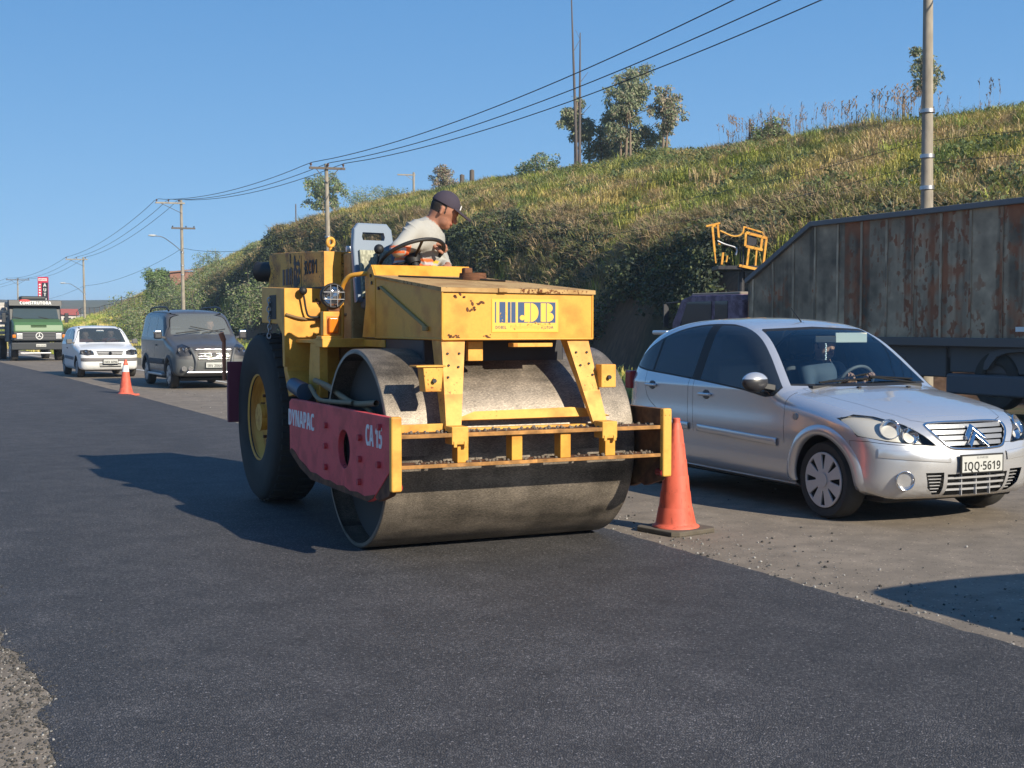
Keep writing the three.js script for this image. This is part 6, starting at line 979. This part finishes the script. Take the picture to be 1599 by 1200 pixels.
// ---------------------------------------------------------------- far left: red sign tower, low buildings
{ const c = px2(67.5, 480, 170), w = 1.28, h = 4.0, s = thing('sign_tower', 'tall red and black sign tower lettered AUTOMO above the green truck', 'sign', c, .12);
  mesh('tower', box(-w * .5, w * .5, -3, h, -.25, .25, .02), std(lin(.55, .025, .06), .5), s); mesh('panel', box(-.12, w * .5 + .01, -2.6, h - .75, .2, .27, .01), std(lin(.015, .015, .02), .4), s, 'black lettered panel');
  [...'AUTOMO'].forEach((ch, i) => mesh('letter', letters(ch, .42, .02, 1.05).translate(.27, h - 1.08 - i * .62, .275), M.white, s)); mesh('top_panel', box(-w * .42, w * .42, h - .52, h - .20, .24, .27, .01), M.white, s); mesh('small_lettering', letters('AUTOMO', .15, .02, 1.1).translate(0, h - .36, .275), std(lin(.5, .02, .05), .5), s); mesh('side_lettering', Array.from({ length: 9 }, (_, i) => box(-.5, -.26, h - 1.1 - i * .36, h - .92 - i * .36, .25, .262, .003)), M.white, s).userData.kind = 'stuff'; }
for (const [l, u, v, D, w, h, c, k] of [['low white building with red roof beyond the green truck', 103, 508, 260, 4, 2.0, [.6, .55, .5], 1], ['pale flat building behind the green truck', 12, 512, 230, 9, 4.2, [.55, .5, .45], 0], ['small grey house far down the road', 128, 507, 420, 8, 3, [.3, .32, .36], 0]]) { const p = thing('far_building', l, 'building', px2(u, v, D), .4); mesh('wall', box(-w / 2, w / 2, -2, h, -3, 3, .02), std(lin(...c), .9), p); mesh('roof', k ? sideX([[-3.4, h], [0, h + 1.3], [3.4, h]], -w / 2 - .3, w / 2 + .3) : box(-w / 2 - .2, w / 2 + .2, h, h + .25, -3.2, 3.2, .02), k ? std(lin(.35, .08, .06), .9) : std(lin(.4, .36, .33), .9), p); for (let i = 0; i < 4; i++) mesh('window', box(-w * .4 + i * w * .23, -w * .4 + i * w * .23 + w * .12, h * .35, h * .75, 3.0, 3.03, .01), M.tint, p); }
// ---------------------------------------------------------------- yellow work platform frame beyond the dump truck
{ const D = 33, sc = D / 2000, o = px2(1148, 428, D), f = thing('yellow_platform', 'yellow tubular work platform frame raised beyond the dump truck', 'work platform', o, 0); const q = (u, v, d = 0) => [(u - 1148) * sc, (428 - v) * sc, d]; const yb = (name, list, mat = M.yellow) => list.forEach(([a, b, w]) => mesh(name, bar(a, b, w ?? .05, w ?? .05), mat, f));
  yb('frame_bar', [[q(1161, 365, .3), q(1194, 374, .3), .07], [q(1161, 386, .3), q(1187, 392, .3), .07], [q(1161, 365, .3), q(1160, 386, .3), .06], [q(1186, 374, .3), q(1184, 392, .3), .06], [q(1166, 388, .3), q(1163, 416, .3), .055], [q(1178, 391, .3), q(1176, 418, .3), .045], [q(1193, 374, .3), q(1188, 418, .3), .055]]);
  yb('frame_bar', [[q(1163, 364, -.3), q(1168, 352, -.6), .04], [q(1168, 352, -.6), q(1197, 361, -.6), .04], [q(1197, 361, -.6), q(1192, 375, .3), .04], [q(1122, 350, -.2), q(1125, 382, -.2), .055], [q(1110, 356, .2), q(1114, 395, .2), .055], [q(1110, 356, .2), q(1122, 350, -.2), .04], [q(1102, 354, 0), q(1124, 349, 0), .05], [q(1128, 395, .1), q(1126, 414, .1), .055], [q(1135, 400, .1), q(1133, 410, .1), .04], [q(1114, 395, .2), q(1116, 412, .2), .035]]);
  mesh('rail', tube([q(1124, 361, 0), q(1143, 369, 0), q(1155, 368, 0), q(1160, 362, 0)], .025, 16, 6), M.yellowWorn, f); mesh('pipe', tube([q(1119, 377, .1), q(1130, 382, .1), q(1146, 387, .1), q(1150, 392, .1), q(1148, 399, .1)], .03, 16, 6), M.steel, f);
  mesh('sign_plate', box(...[q(1164, 0)[0], q(1178, 0)[0]], ...[q(0, 385)[1], q(0, 370)[1]], .27, .29, .004), M.darkMetal, f); mesh('floor_plate', [box(q(1118, 0)[0], q(1192, 0)[0], q(0, 422)[1], q(0, 416)[1], -.7, .35, .01)], M.darkMetal, f); mesh('edge', bar(q(1150, 416, .36), q(1184, 423, .36), .07), M.yellow, f);
  mesh('mast', [rod(q(1158, 425, 0), [q(1158, 0)[0], -o.y, 0], .09), rod(q(1154, 385, .1), q(1157, 425, .1), .02), rod(q(1160, 385, .1), q(1158, 440, .1), .025)], M.darkMetal, f); }
renderer.render(scene, camera);
